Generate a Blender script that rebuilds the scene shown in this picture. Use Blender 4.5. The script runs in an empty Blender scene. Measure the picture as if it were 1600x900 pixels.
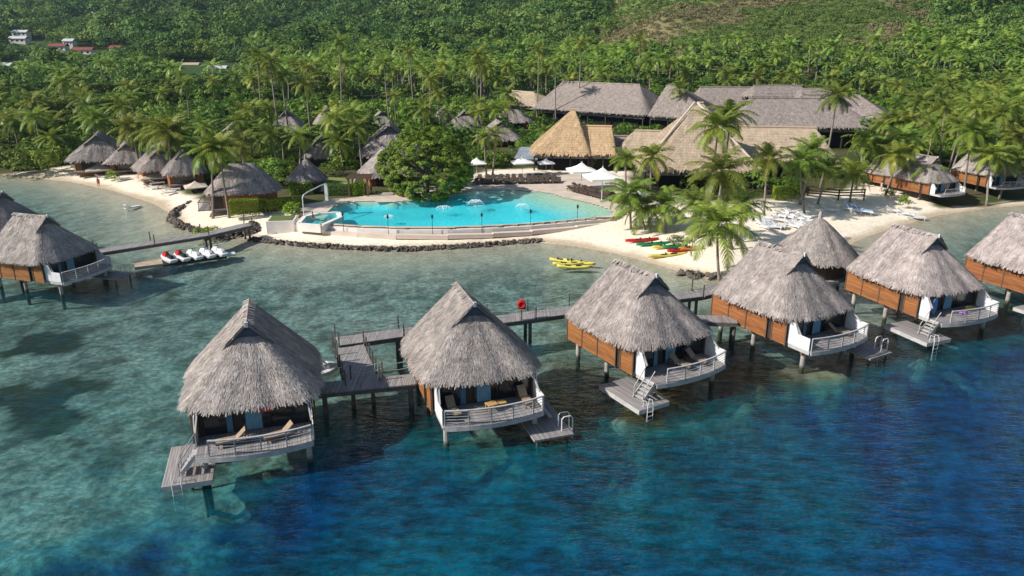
import bpy, math, random
import numpy as np
from mathutils import Vector, Matrix
random.seed(7); RNG = np.random.default_rng(11)
S = bpy.context.scene; COL = S.collection
# ---------------------------------------------------------------- camera
CAMH, PITCH, FPX = 25.6, math.radians(18.9), 1174.4
cam = bpy.data.cameras.new('camera'); camo = bpy.data.objects.new('camera', cam); COL.objects.link(camo)
cam.sensor_width = 36; cam.lens = 36 * FPX / 1600; cam.clip_end = 20000; cam.clip_start = 0.5
camo.location = (0, 0, CAMH); camo.rotation_euler = (math.pi / 2 - PITCH, 0, 0); S.camera = camo
# ---------------------------------------------------------------- light
SUN_AZ = math.radians(197.0)      # direction towards the sun in the xy plane, from +x
SUN_EL = math.radians(35.5)
w = bpy.data.worlds.new('World'); S.world = w; w.use_nodes = True
nt = w.node_tree; bg = nt.nodes['Background']
sky = nt.nodes.new('ShaderNodeTexSky'); sky.sky_type = 'NISHITA'; sky.sun_disc = False
sky.sun_elevation = SUN_EL; sky.sun_rotation = math.pi / 2 - SUN_AZ
sky.air_density = 1.0; sky.dust_density = 0.6; sky.ozone_density = 1.5
nt.links.new(sky.outputs[0], bg.inputs[0]); bg.inputs[1].default_value = 0.075
sl = bpy.data.lights.new('sun', 'SUN'); sl.energy = 5.0; sl.angle = math.radians(0.5); sl.color = (1, .95, .87)
so = bpy.data.objects.new('sun', sl); COL.objects.link(so)
sd = Vector((math.cos(SUN_EL) * math.cos(SUN_AZ), math.cos(SUN_EL) * math.sin(SUN_AZ), math.sin(SUN_EL)))
so.rotation_euler = sd.to_track_quat('Z', 'Y').to_euler(); so.location = (-60, -20, 80)
S.view_settings.view_transform = 'Standard'; S.view_settings.look = 'None'
S.view_settings.exposure = 0.42; S.view_settings.gamma = 1
S.cycles.max_bounces = 6; S.cycles.transparent_max_bounces = 10; S.cycles.caustics_reflective = False; S.cycles.caustics_refractive = False
S.cycles.use_denoising = True
# ---------------------------------------------------------------- plan: where the photo's points lie on the ground
def ray(u, v):
    x = (u - 800) / FPX; y = (450 - v) / FPX; c, s = math.cos(PITCH), math.sin(PITCH)
    return x, c + y * s, -s + y * c
def P(u, v, z=0.0):
    r = ray(u, v); t = (z - CAMH) / r[2]; return Vector((r[0] * t, r[1] * t, z))
def PY(u, v, Y):
    r = ray(u, v); t = Y / r[1]; return Vector((r[0] * t, Y, CAMH + r[2] * t))
def proj(x, y, z):
    c, s = math.cos(PITCH), math.sin(PITCH); z = z - CAMH
    d = y * c - z * s; return 800 + FPX * x / d, 450 - FPX * (y * s + z * c) / d
# ---------------------------------------------------------------- numpy noise
_T = RNG.random((256, 256)); _OFF = RNG.random((40, 2)) * 200
def vnoise(x, y):
    xi = np.floor(x).astype(int); yi = np.floor(y).astype(int); fx = x - xi; fy = y - yi
    fx = fx * fx * (3 - 2 * fx); fy = fy * fy * (3 - 2 * fy)
    a = _T[xi & 255, yi & 255]; b = _T[(xi + 1) & 255, yi & 255]; c = _T[xi & 255, (yi + 1) & 255]; d = _T[(xi + 1) & 255, (yi + 1) & 255]
    return (a * (1 - fx) + b * fx) * (1 - fy) + (c * (1 - fx) + d * fx) * fy
def fbm(x, y, sc=1.0, o=4, k=0):
    x = np.asarray(x, float) / sc; y = np.asarray(y, float) / sc; s = 0; a = .5; t = 0
    for i in range(o):
        s = s + a * vnoise(x + _OFF[(k + i) % 40, 0], y + _OFF[(k + i) % 40, 1]); t += a; a *= .5; x = x * 2.03; y = y * 2.03
    return s / t
def sstep(a, b, x):
    t = np.clip((np.asarray(x, float) - a) / (b - a), 0, 1); return t * t * (3 - 2 * t)
# ---------------------------------------------------------------- mesh helpers
class MB:
    def __init__(s): s.v = []; s.f = []; s.n = 0; s.c = []; s.T = None
    def add(s, V, F, c=None):
        V = [tuple(p) for p in V]
        s.v += V; s.f += [tuple(i + s.n for i in q) for q in F]; s.n += len(V)
        s.c += [c if c is not None else 1.0] * len(F)
        return s
    def box(s, x0, x1, y0, y1, z0, z1):
        V = [(x, y, z) for z in (z0, z1) for y in (y0, y1) for x in (x0, x1)]
        return s.add(V, [(0, 2, 3, 1), (4, 5, 7, 6), (0, 1, 5, 4), (2, 6, 7, 3), (0, 4, 6, 2), (1, 3, 7, 5)])
    def beam(s, a, b, w, h=None, up=(0, 0, 1)):
        h = h or w; a = Vector(a); b = Vector(b); d = (b - a).normalized(); up = Vector(up)
        if abs(d.dot(up)) > .98: up = Vector((0, 1, 0))
        r = d.cross(up).normalized(); u = r.cross(d)
        V = [p + r * i * w / 2 + u * j * h / 2 for p in (a, b) for i, j in ((-1, -1), (1, -1), (1, 1), (-1, 1))]
        return s.add(V, [(3, 2, 1, 0), (4, 5, 6, 7), (0, 1, 5, 4), (1, 2, 6, 5), (2, 3, 7, 6), (3, 0, 4, 7)])
    def tube(s, pts, rad, n=8, cap=True, c=None):
        pts = [Vector(p) for p in pts]; rad = rad if isinstance(rad, (list, tuple)) else [rad] * len(pts)
        V = []; F = []; r0 = None
        for i, p in enumerate(pts):
            d = (pts[min(i + 1, len(pts) - 1)] - pts[max(i - 1, 0)]).normalized()
            if r0 is None: r0 = d.cross(Vector((0, 0, 1)) if abs(d.z) < .9 else Vector((1, 0, 0))).normalized()
            r0 = (r0 - d * r0.dot(d)).normalized(); u = d.cross(r0)
            V += [p + (r0 * math.cos(2 * math.pi * k / n) + u * math.sin(2 * math.pi * k / n)) * rad[i] for k in range(n)]
        for i in range(len(pts) - 1):
            for k in range(n): F.append((i * n + k, i * n + (k + 1) % n, (i + 1) * n + (k + 1) % n, (i + 1) * n + k))
        if cap: F += [tuple(range(n))[::-1], tuple((len(pts) - 1) * n + k for k in range(n))]
        return s.add(V, F, c)
    def prism(s, poly, z0, z1):
        n = len(poly); V = [(x, y, z0) for x, y in poly] + [(x, y, z1) for x, y in poly]
        return s.add(V, [tuple(range(n))[::-1], tuple(range(n, 2 * n))] + [(i, (i + 1) % n, n + (i + 1) % n, n + i) for i in range(n)])
    def loft(s, rings, close=True, cap=True):
        n = len(rings[0]); V = [p for r in rings for p in r]; F = []
        for i in range(len(rings) - 1):
            for k in range(n if close else n - 1): F.append((i * n + k, i * n + (k + 1) % n, (i + 1) * n + (k + 1) % n, (i + 1) * n + k))
        if cap: F += [tuple(range(n))[::-1], tuple((len(rings) - 1) * n + k for k in range(n))]
        return s.add(V, F)
    def sphere(s, c, r, nu=10, nv=6):
        r = r if isinstance(r, (tuple, list)) else (r, r, r); V = [(c[0], c[1], c[2] - r[2])]
        for j in range(1, nv):
            a = -math.pi / 2 + math.pi * j / nv
            V += [(c[0] + r[0] * math.cos(a) * math.cos(2 * math.pi * i / nu), c[1] + r[1] * math.cos(a) * math.sin(2 * math.pi * i / nu), c[2] + r[2] * math.sin(a)) for i in range(nu)]
        V.append((c[0], c[1], c[2] + r[2])); F = [(0, 1 + (i + 1) % nu, 1 + i) for i in range(nu)]
        for j in range(nv - 2):
            for i in range(nu): F.append((1 + j * nu + i, 1 + j * nu + (i + 1) % nu, 1 + (j + 1) * nu + (i + 1) % nu, 1 + (j + 1) * nu + i))
        L = len(V) - 1; F += [(L, L - nu + i, L - nu + (i + 1) % nu) for i in range(nu)]
        return s.add(V, F)
    def build(s, name, m, parent=None, smooth=False):
        me = bpy.data.meshes.new(name); me.from_pydata(s.v, [], s.f); me.materials.append(m)
        if any(c != 1.0 for c in s.c):
            at = me.attributes.new('tint', 'FLOAT', 'FACE'); at.data.foreach_set('value', s.c)
        else:
            at = me.attributes.new('tint', 'FLOAT', 'FACE'); at.data.foreach_set('value', [1.0] * len(s.f))
        if smooth: me.polygons.foreach_set('use_smooth', [True] * len(me.polygons))
        me.update(); return link(name, me, parent)
def link(name, me, parent=None):
    o = bpy.data.objects.new(name, me); COL.objects.link(o)
    if parent: o.parent = parent
    return o
def npmesh(name, V, Q, m, tint=None, parent=None, smooth=False, tri=False, extra=None):
    """mesh from numpy arrays; Q is (n,4) or (n,3); tint one float per face"""
    me = bpy.data.meshes.new(name); V = np.ascontiguousarray(V, dtype=np.float32); Q = np.ascontiguousarray(Q, dtype=np.int32); k = Q.shape[1]
    me.vertices.add(len(V)); me.vertices.foreach_set('co', V.ravel())
    me.loops.add(Q.size); me.loops.foreach_set('vertex_index', Q.ravel())
    me.polygons.add(len(Q)); me.polygons.foreach_set('loop_start', np.arange(0, Q.size, k, dtype=np.int32))
    me.polygons.foreach_set('loop_total', np.full(len(Q), k, dtype=np.int32))
    if smooth: me.polygons.foreach_set('use_smooth', np.ones(len(Q), bool))
    at = me.attributes.new('tint', 'FLOAT', 'FACE'); at.data.foreach_set('value', np.asarray(tint if tint is not None else np.ones(len(Q)), dtype=np.float32))
    for nm, (typ, arr) in (extra or {}).items():
        a = me.attributes.new(nm, typ, 'POINT')
        a.data.foreach_set('color' if typ == 'FLOAT_COLOR' else 'value', np.ascontiguousarray(arr, dtype=np.float32).ravel())
    me.materials.append(m); me.update(); me.validate()
    return me if parent == 'mesh' else link(name, me, parent)
def tag(o, label=None, cat=None, group=None, kind=None):
    if label: o['label'] = label
    if cat: o['category'] = cat
    if group: o['group'] = group
    if kind: o['kind'] = kind
    return o
def thing(name, label, cat, loc=(0, 0, 0), rz=0, group=None):
    o = bpy.data.objects.new(name, None); COL.objects.link(o); o.empty_display_size = .3
    o.location = loc; o.rotation_euler = (0, 0, rz); return tag(o, label, cat, group)
def kids(o): return [c for c in o.children]
def copy_tree(o, parent=None, skip=()):
    c = o.copy(); COL.objects.link(c); c.parent = parent
    for ch in kids(o):
        if ch.name.split('.')[0] in skip: continue
        copy_tree(ch, c, skip)
    return c
def place(o, loc, rz=0, sc=1.0, label=None, group=None):
    o.location = loc; o.rotation_euler = (0, 0, rz); o.scale = (sc, sc, sc) if not isinstance(sc, tuple) else sc
    if label: o['label'] = label
    if group: o['group'] = group
    return o
# ---------------------------------------------------------------- materials
def mat(name, col, rough=.8, col2=None, sc=1.0, stretch=(1, 1, 1), bump=0.0, bsc=None, tint=0.0, rnd=0.0, detail=4, metal=0, spec=.3, transl=0, coord='Object', thr=(.35, .65), bdist=.05, hue=0.0):
    m = bpy.data.materials.new(name); m.use_nodes = True; n = m.node_tree; N = n.nodes.new; L = n.links.new
    b = n.nodes['Principled BSDF']; b.inputs['Roughness'].default_value = rough; b.inputs['Metallic'].default_value = metal
    b.inputs['Specular IOR Level'].default_value = spec
    tc = N('ShaderNodeTexCoord'); mp = N('ShaderNodeMapping'); mp.inputs['Scale'].default_value = stretch; L(tc.outputs[coord], mp.inputs[0])
    noi = N('ShaderNodeTexNoise'); noi.inputs['Scale'].default_value = sc; noi.inputs['Detail'].default_value = detail; L(mp.outputs[0], noi.inputs[0])
    mr = N('ShaderNodeMapRange'); mr.inputs[1].default_value = thr[0]; mr.inputs[2].default_value = thr[1]; L(noi.outputs[0], mr.inputs[0])
    mx = N('ShaderNodeMix'); mx.data_type = 'RGBA'; L(mr.outputs[0], mx.inputs[0])
    mx.inputs[6].default_value = (*col, 1); mx.inputs[7].default_value = (*(col2 or tuple(c * .75 for c in col)), 1)
    out = mx.outputs[2]
    if tint:
        a = N('ShaderNodeAttribute'); a.attribute_name = 'tint'; r = N('ShaderNodeMapRange'); r.inputs[1].default_value = 0; r.inputs[2].default_value = 2; r.inputs[3].default_value = 1 - tint; r.inputs[4].default_value = 1 + tint
        L(a.outputs['Fac'], r.inputs[0]); h = N('ShaderNodeHueSaturation'); L(out, h.inputs['Color']); L(r.outputs[0], h.inputs['Value'])
        if hue:
            r2 = N('ShaderNodeMapRange'); r2.inputs[1].default_value = 0; r2.inputs[2].default_value = 2; r2.inputs[3].default_value = .5 + hue; r2.inputs[4].default_value = .5 - hue
            L(a.outputs['Fac'], r2.inputs[0]); L(r2.outputs[0], h.inputs['Hue'])
        out = h.outputs[0]
    if rnd:
        oi = N('ShaderNodeObjectInfo'); r = N('ShaderNodeMapRange'); r.inputs[3].default_value = 1 - rnd; r.inputs[4].default_value = 1 + rnd; L(oi.outputs['Random'], r.inputs[0])
        h = N('ShaderNodeHueSaturation'); L(out, h.inputs['Color']); L(r.outputs[0], h.inputs['Value'])
        r3 = N('ShaderNodeMapRange'); r3.inputs[3].default_value = .5 - rnd * .12; r3.inputs[4].default_value = .5 + rnd * .06
        fr = N('ShaderNodeMath'); fr.operation = 'MULTIPLY'; fr.inputs[1].default_value = 7.31; L(oi.outputs['Random'], fr.inputs[0]); f2 = N('ShaderNodeMath'); f2.operation = 'FRACT'; L(fr.outputs[0], f2.inputs[0])
        L(f2.outputs[0], r3.inputs[0]); L(r3.outputs[0], h.inputs['Hue']); out = h.outputs[0]
    L(out, b.inputs['Base Color'])
    if bump:
        n2 = N('ShaderNodeTexNoise'); n2.inputs['Scale'].default_value = bsc or sc * 3; n2.inputs['Detail'].default_value = 4; L(mp.outputs[0], n2.inputs[0])
        bp = N('ShaderNodeBump'); bp.inputs['Strength'].default_value = bump; bp.inputs['Distance'].default_value = bdist; L(n2.outputs[0], bp.inputs['Height']); L(bp.outputs[0], b.inputs['Normal'])
    if transl:
        t = N('ShaderNodeBsdfTranslucent'); L(out, t.inputs[0]); s_ = N('ShaderNodeMixShader'); s_.inputs[0].default_value = transl
        L(b.outputs[0], s_.inputs[1]); L(t.outputs[0], s_.inputs[2]); L(s_.outputs[0], n.nodes['Material Output'].inputs[0])
    return m
M = {}
M['thatch'] = mat('thatch', (.395, .345, .315), .95, (.275, .238, .22), 1.2, (1, 1, 1), .5, 6, tint=.52, rnd=.14, spec=.1)
M['thatch_dark'] = mat('thatch_underside', (.09, .07, .055), .95)
M['thatch_old'] = mat('weathered_thatch', (.33, .28, .25), .95, (.23, .19, .17), 1.5, (1, 1, .4), .6, 5, tint=.4, rnd=.08, spec=.1)
M['thatch_tan'] = mat('pandanus_roof', (.52, .41, .30), .95, (.42, .325, .235), 1.1, (1, 1, 1), .6, 4, tint=.3, spec=.1)
M['thatch_orange'] = mat('new_pandanus_roof', (.58, .41, .245), .95, (.49, .335, .19), 1.1, (1, 1, 1), .6, 4, tint=.3, spec=.1)
def planks(name, c1, c2, period=.18, axis='Z', line=.5, rnd=0):
    m = mat(name, c1, .7, c2, 1.2, (.6, .6, 6) if axis == 'Z' else (6, .5, 1), rnd=rnd)
    n = m.node_tree; N = n.nodes.new; L = n.links.new; b = n.nodes['Principled BSDF']; src = b.inputs['Base Color'].links[0].from_socket
    tc = N('ShaderNodeTexCoord'); sp = N('ShaderNodeSeparateXYZ'); L(tc.outputs['Object'], sp.inputs[0])
    d = N('ShaderNodeMath'); d.operation = 'DIVIDE'; d.inputs[1].default_value = period; L(sp.outputs[axis], d.inputs[0])
    f = N('ShaderNodeMath'); f.operation = 'FRACT'; L(d.outputs[0], f.inputs[0]); g = N('ShaderNodeMath'); g.operation = 'LESS_THAN'; g.inputs[1].default_value = .12; L(f.outputs[0], g.inputs[0])
    fl = N('ShaderNodeMath'); fl.operation = 'FLOOR'; L(d.outputs[0], fl.inputs[0]); wn = N('ShaderNodeTexWhiteNoise'); wn.noise_dimensions = '1D'; L(fl.outputs[0], wn.inputs['W'])
    r = N('ShaderNodeMapRange'); r.inputs[3].default_value = .78; r.inputs[4].default_value = 1.15; L(wn.outputs[0], r.inputs[0])
    h = N('ShaderNodeHueSaturation'); L(src, h.inputs['Color']); L(r.outputs[0], h.inputs['Value'])
    mx = N('ShaderNodeMix'); mx.data_type = 'RGBA'; L(g.outputs[0], mx.inputs[0]); L(h.outputs[0], mx.inputs[6]); mx.inputs[7].default_value = (*(c * line for c in c2), 1)
    L(mx.outputs[2], b.inputs['Base Color']); return m
M['plank'] = planks('orange_plank', (.37, .155, .05), (.23, .095, .032), .2, 'Z', .45, .1)
M['deck'] = planks('grey_deck', (.34, .31, .30), (.25, .23, .225), .16, 'X', .35)
M['deckx'] = M['deck']
M['darkwood'] = mat('dark_wood', (.055, .04, .032), .7, (.035, .028, .022), 3)
M['brownwood'] = mat('brown_wood', (.14, .085, .055), .7, None, 3)
M['postwood'] = mat('grey_post_wood', (.16, .14, .13), .8, (.10, .088, .08), 4)
M['rail'] = mat('rail_white', (.50, .48, .47), .5, (.38, .37, .36), 3)
M['white'] = mat('white_paint', (.74, .74, .74), .5, (.62, .62, .62), 2)
M['canvas'] = mat('canvas_white', (.82, .80, .76), .8, (.74, .72, .68), 1)
M['sailcloth'] = mat('sailcloth_beige', (.62, .52, .42), .9, (.50, .41, .33), 1)
M['concrete'] = mat('pile_concrete', (.46, .43, .39), .9, (.30, .28, .25), 2, bump=.3)
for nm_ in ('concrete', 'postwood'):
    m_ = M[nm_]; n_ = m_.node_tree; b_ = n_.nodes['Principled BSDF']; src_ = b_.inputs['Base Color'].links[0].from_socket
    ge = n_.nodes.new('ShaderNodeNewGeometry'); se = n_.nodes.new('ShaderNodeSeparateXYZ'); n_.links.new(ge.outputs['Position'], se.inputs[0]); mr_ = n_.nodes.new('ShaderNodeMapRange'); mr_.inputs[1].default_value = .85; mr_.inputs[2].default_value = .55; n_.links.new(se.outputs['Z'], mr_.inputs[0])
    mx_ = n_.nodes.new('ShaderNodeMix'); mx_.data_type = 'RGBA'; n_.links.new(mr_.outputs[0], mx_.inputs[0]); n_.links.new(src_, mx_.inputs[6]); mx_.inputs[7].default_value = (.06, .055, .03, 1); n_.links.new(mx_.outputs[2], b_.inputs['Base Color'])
M['wallwhite'] = mat('white_render', (.80, .75, .70), .9, (.70, .65, .59), .7)
M['glass'] = mat('dark_glass', (.015, .02, .024), .12, None, 1, spec=.5)
M['interior'] = mat('interior_shade', (.012, .010, .009), .9)
M['curtain'] = mat('blue_curtain', (.22, .40, .50), .9, (.15, .30, .40), 5, (6, 1, .3))
M['trunk'] = mat('palm_trunk', (.30, .25, .21), .9, (.20, .165, .14), 3, (1, 1, 5), .4, rnd=.1)
M['bark'] = mat('bark', (.15, .115, .09), .9, (.09, .07, .055), 3, bump=.4)
M['palm'] = mat('palm_frond', (.225, .30, .045), .45, (.16, .23, .038), .8, tint=.5, rnd=.28, transl=.35, spec=.35, hue=.03)
M['leaf'] = mat('leaf', (.15, .235, .030), .6, (.095, .175, .027), .5, tint=.55, rnd=.25, transl=.32, spec=.25, hue=.03)
M['hedge'] = mat('hedge_leaf', (.20, .30, .022), .6, (.14, .23, .02), .8, tint=.4, rnd=.15, transl=.2, spec=.2, hue=.02)
M['banyan'] = mat('banyan_leaf', (.225, .31, .035), .55, (.15, .225, .026), .35, tint=.6, transl=.32, spec=.3, hue=.03)
M['red'] = mat('red_plastic', (.62, .03, .03), .35, None, 1); M['green'] = mat('green_plastic', (.015, .25, .10), .35, None, 1)
M['yellow'] = mat('yellow_plastic', (.74, .64, .13), .35, None, 1); M['orange'] = mat('orange_plastic', (.75, .24, .06), .4, None, 1)
M['black'] = mat('black_rubber', (.02, .02, .022), .5, None, 1); M['blue'] = mat('blue_fabric', (.10, .25, .55), .6, None, 1)
M['tan'] = mat('tan_dock', (.48, .38, .28), .8, (.36, .28, .2), 2); M['wicker'] = mat('brown_wicker', (.085, .058, .045), .7, None, 8)
M['cushion'] = mat('tan_cushion', (.36, .26, .18), .9, None, 3); M['paleblue'] = mat('pale_blue_plastic', (.38, .52, .72), .5, None, 2)
M['skin'] = mat('skin', (.42, .22, .14), .6); M['hair'] = mat('hair', (.03, .02, .015), .8)
M['purple'] = mat('violet_cloth', (.45, .22, .55), .8); M['tinroof'] = mat('pale_metal_roof', (.52, .52, .54), .5, (.55, .55, .57), .3)
M['redroof'] = mat('red_metal_roof', (.27, .07, .055), .6, (.2, .05, .04), .3); M['stone'] = mat('basalt', (.17, .14, .115), .95, (.07, .06, .05), 1.2, bump=.5, tint=.5)
M['paving'] = mat('pool_paving', (.62, .52, .43), .9, (.50, .42, .34), .5, bump=.1)
M['foam'] = mat('fountain_spray', (.75, .88, .92), .6, None, 4, transl=.4)
M['grey'] = mat('grey_cap', (.42, .42, .43), .7, (.34, .34, .35), .4)
# ================================================================ TERRAIN
SEA = .38
def pl(lst, z=SEA): return np.array([P(u, v, z)[:2] for u, v in lst])
SHORE = [(0, 274), (60, 279), (110, 284), (180, 299), (240, 319), (268, 335), (266, 345), (285, 357), (320, 364), (365, 368), (392, 375), (450, 383), (560, 390), (680, 388), (780, 383), (840, 379), (900, 385), (960, 396), (1010, 409), (1060, 424), (1110, 436), (1180, 440), (1240, 420), (1300, 396), (1345, 374), (1400, 355), (1470, 336), (1540, 326), (1600, 321)]
sh = pl(SHORE)
LAND = np.vstack([[[-9000, 420]], [[-420, 175]], [[-180, 150]], sh, [[sh[-1, 0] + 60, sh[-1, 1] + 6]], [[420, 130]], [[9000, 300]], [[9000, 9000]], [[-9000, 9000]]])
def inside(px, py, poly):
    r = np.zeros(px.shape, bool); n = len(poly); j = n - 1
    for i in range(n):
        xi, yi = poly[i]; xj, yj = poly[j]
        c = ((yi > py) != (yj > py)) & (px < (xj - xi) * (py - yi) / (yj - yi + 1e-12) + xi); r ^= c; j = i
    return r
def pdist(px, py, poly, closed=True):
    d = np.full(px.shape, 1e9); n = len(poly)
    for i in range(n if closed else n - 1):
        a = poly[i]; b = poly[(i + 1) % n]; e = b - a; t = np.clip(((px - a[0]) * e[0] + (py - a[1]) * e[1]) / (e @ e), 0, 1)
        d = np.minimum(d, (px - a[0] - t * e[0]) ** 2 + (py - a[1] - t * e[1]) ** 2)
    return np.sqrt(d)
POOLZ = 1.9
POOLPX = [(505, 348), (560, 352), (620, 354), (700, 354), (770, 351.5), (830, 348), (890, 343), (952, 337), (958, 333), (945, 325), (915, 316), (880, 309), (862, 303), (840, 300), (790, 297), (742, 297), (700, 305), (660, 312), (615, 316), (560, 315), (535, 318), (515, 326)]
pool = pl(POOLPX, POOLZ)
DEEP = pl([(-700, 900), (-300, 880), (0, 850), (130, 815), (230, 765), (340, 735), (470, 690), (560, 655), (700, 668), (820, 655), (900, 625), (1000, 625), (1120, 590), (1250, 575), (1400, 552), (1500, 520), (1600, 488), (2000, 420)])
DEEP_POLY = np.vstack([DEEP, [[600, -400]], [[-600, -400]]])
# coral heads and reef patches, plus hut shadow painted dark beside the nearest huts: u, v, radius u (px), radius v (px), rise (m), brown amount, pale amount
REEF_AND_SHADE = [(45, 527, 85, 24, .1, 1.5, 0), (55, 615, 110, 48, .1, 1.4, 0), (60, 880, 85, 45, 2.5, 1., 0), (390, 770, 60, 50, 3.5, .9, .0), (430, 735, 50, 30, 2.2, .8, 0), (340, 800, 60, 30, 3.2, 0, .8), (440, 830, 120, 34, 3.5, 0.15, .5),
        (720, 735, 75, 28, 4.6, 0, .9), (700, 700, 60, 25, 3, .5, .3), (905, 735, 34, 16, 5.0, 0, .8), (960, 645, 120, 45, 4.5, 1.3, 0), (1180, 590, 110, 34, 4, 1.3, 0), (590, 655, 110, 36, 1.5, 1.2, 0), (1400, 530, 110, 22, 3, 1.2, 0), (820, 600, 90, 30, 1.0, 1, 0), (850, 690, 50, 24, 3.5, 1.1, 0), (1040, 610, 60, 36, 1.5, 1, 0), (560, 650, 40, 30, 1, 1, 0), (1210, 590, 70, 30, 3.2, .9, 0), (1290, 590, 50, 16, 4.6, 0.1, .9),
        (1130, 560, 80, 30, 1.2, .8, 0), (900, 560, 80, 30, .8, .7, .0), (1180, 620, 50, 20, 4, 0, .6), (1420, 520, 70, 20, 2, .6, 0), (1500, 560, 90, 22, 3.5, 0, .5), (220, 720, 60, 30, .8, 0.2, .3), (175, 690, 50, 22, .1, .8, 0), (260, 640, 40, 16, .1, .6, 0), (1580, 460, 60, 20, 1.5, .7, 0), (1060, 690, 120, 25, 3.5, 0, .4), (620, 800, 120, 30, 3.4, 0, .3), (600, 750, 70, 30, 2.0, .4, .2)]
RF = []
for u, v, a, b, h, br, pa in REEF_AND_SHADE:
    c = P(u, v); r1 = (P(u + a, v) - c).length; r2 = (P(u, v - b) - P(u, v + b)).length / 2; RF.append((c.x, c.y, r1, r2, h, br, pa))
HOUSEPADS = []
def hill(x, y):
    r = x / np.maximum(y, 1)
    base = np.interp(y, [0, 235, 300, 380, 500, 650, 850, 1100, 1400, 1900, 2600, 5000], [2, 2, 4, 8, 15, 26, 50, 135, 330, 620, 1000, 2200])
    rt = np.interp(y, [0, 230, 270, 320, 400, 500, 700, 1000, 1500, 2200, 5000], [2, 2, 6, 15, 30, 48, 90, 160, 300, 480, 1200])
    s = sstep(.02, .22, r + .10 * (fbm(x, y, 130, 3, 3) - .5))
    b = base * (1 - s) + rt * s
    return b + sstep(260, 700, y) * (fbm(x, y, 160, 4, 9) - .5) * (14 + y * .02) + sstep(250, 500, y) * s * (fbm(x, y, 60, 3, 5) - .5) * 14
def ground(x, y):
    x = np.atleast_1d(np.asarray(x, float)); y = np.atleast_1d(np.asarray(y, float))
    ins = inside(x, y, LAND); d = pdist(x, y, LAND, True); d = np.where(ins, d, -d)
    wob = (fbm(x, y, 7, 3, 1) - .5)
    land = SEA + np.minimum(.10 * np.maximum(d, 0), .85) + np.clip((d - 9) * .07, 0, .6) + wob * .18 * sstep(1, 5, d) + (fbm(x, y, 1.6, 3, 4) - .5) * .10 * sstep(0, 3, d)
    land = np.where(y > 225, np.maximum(land, hill(x, y)), land)
    if True:
        inp = inside(x, y, pool); dp = pdist(x, y, pool); dp = np.where(inp, dp, -dp)
        land = land * (1 - sstep(-.9, .3, dp)) + .3 * sstep(-.9, .3, dp)
    dd = np.where(inside(x, y, DEEP_POLY), 1, -1) * pdist(x, y, DEEP, False)
    dd = dd + (fbm(x, y, 9, 4, 14) - .5) * 9
    sea = -np.minimum(.07 * np.maximum(-d, 0), 1.15) - .75 * sstep(15, 45, -d) * fbm(x, y, 14, 3, 2) - .25 * (fbm(x, y, 2.2, 3, 6))*sstep(0,4,-d)
    sea = sea - 10.5 * (1 - np.exp(-np.maximum(dd - 2.0 * sstep(-20, 0, x), 0) / 7.0)) - .6 * sstep(-8, 0, dd)
    for cx, cy, r1, r2, h, br, pa in RF:
        q = np.exp(-(((x - cx) / r1) ** 2 + ((y - cy) / r2) ** 2) * 1.3); sea = sea + .62 * h * q * np.clip(.5 + 2.6 * (fbm(x, y, 3.2, 4, 8) - .45), .05, 1.5)
    sea = np.minimum(sea, -.02 - .05 * np.clip(-d, 0, 6)) + SEA
    return np.where(d > 0, land, sea), d
def gz(x, y): return float(ground(x, y)[0][0])
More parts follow.
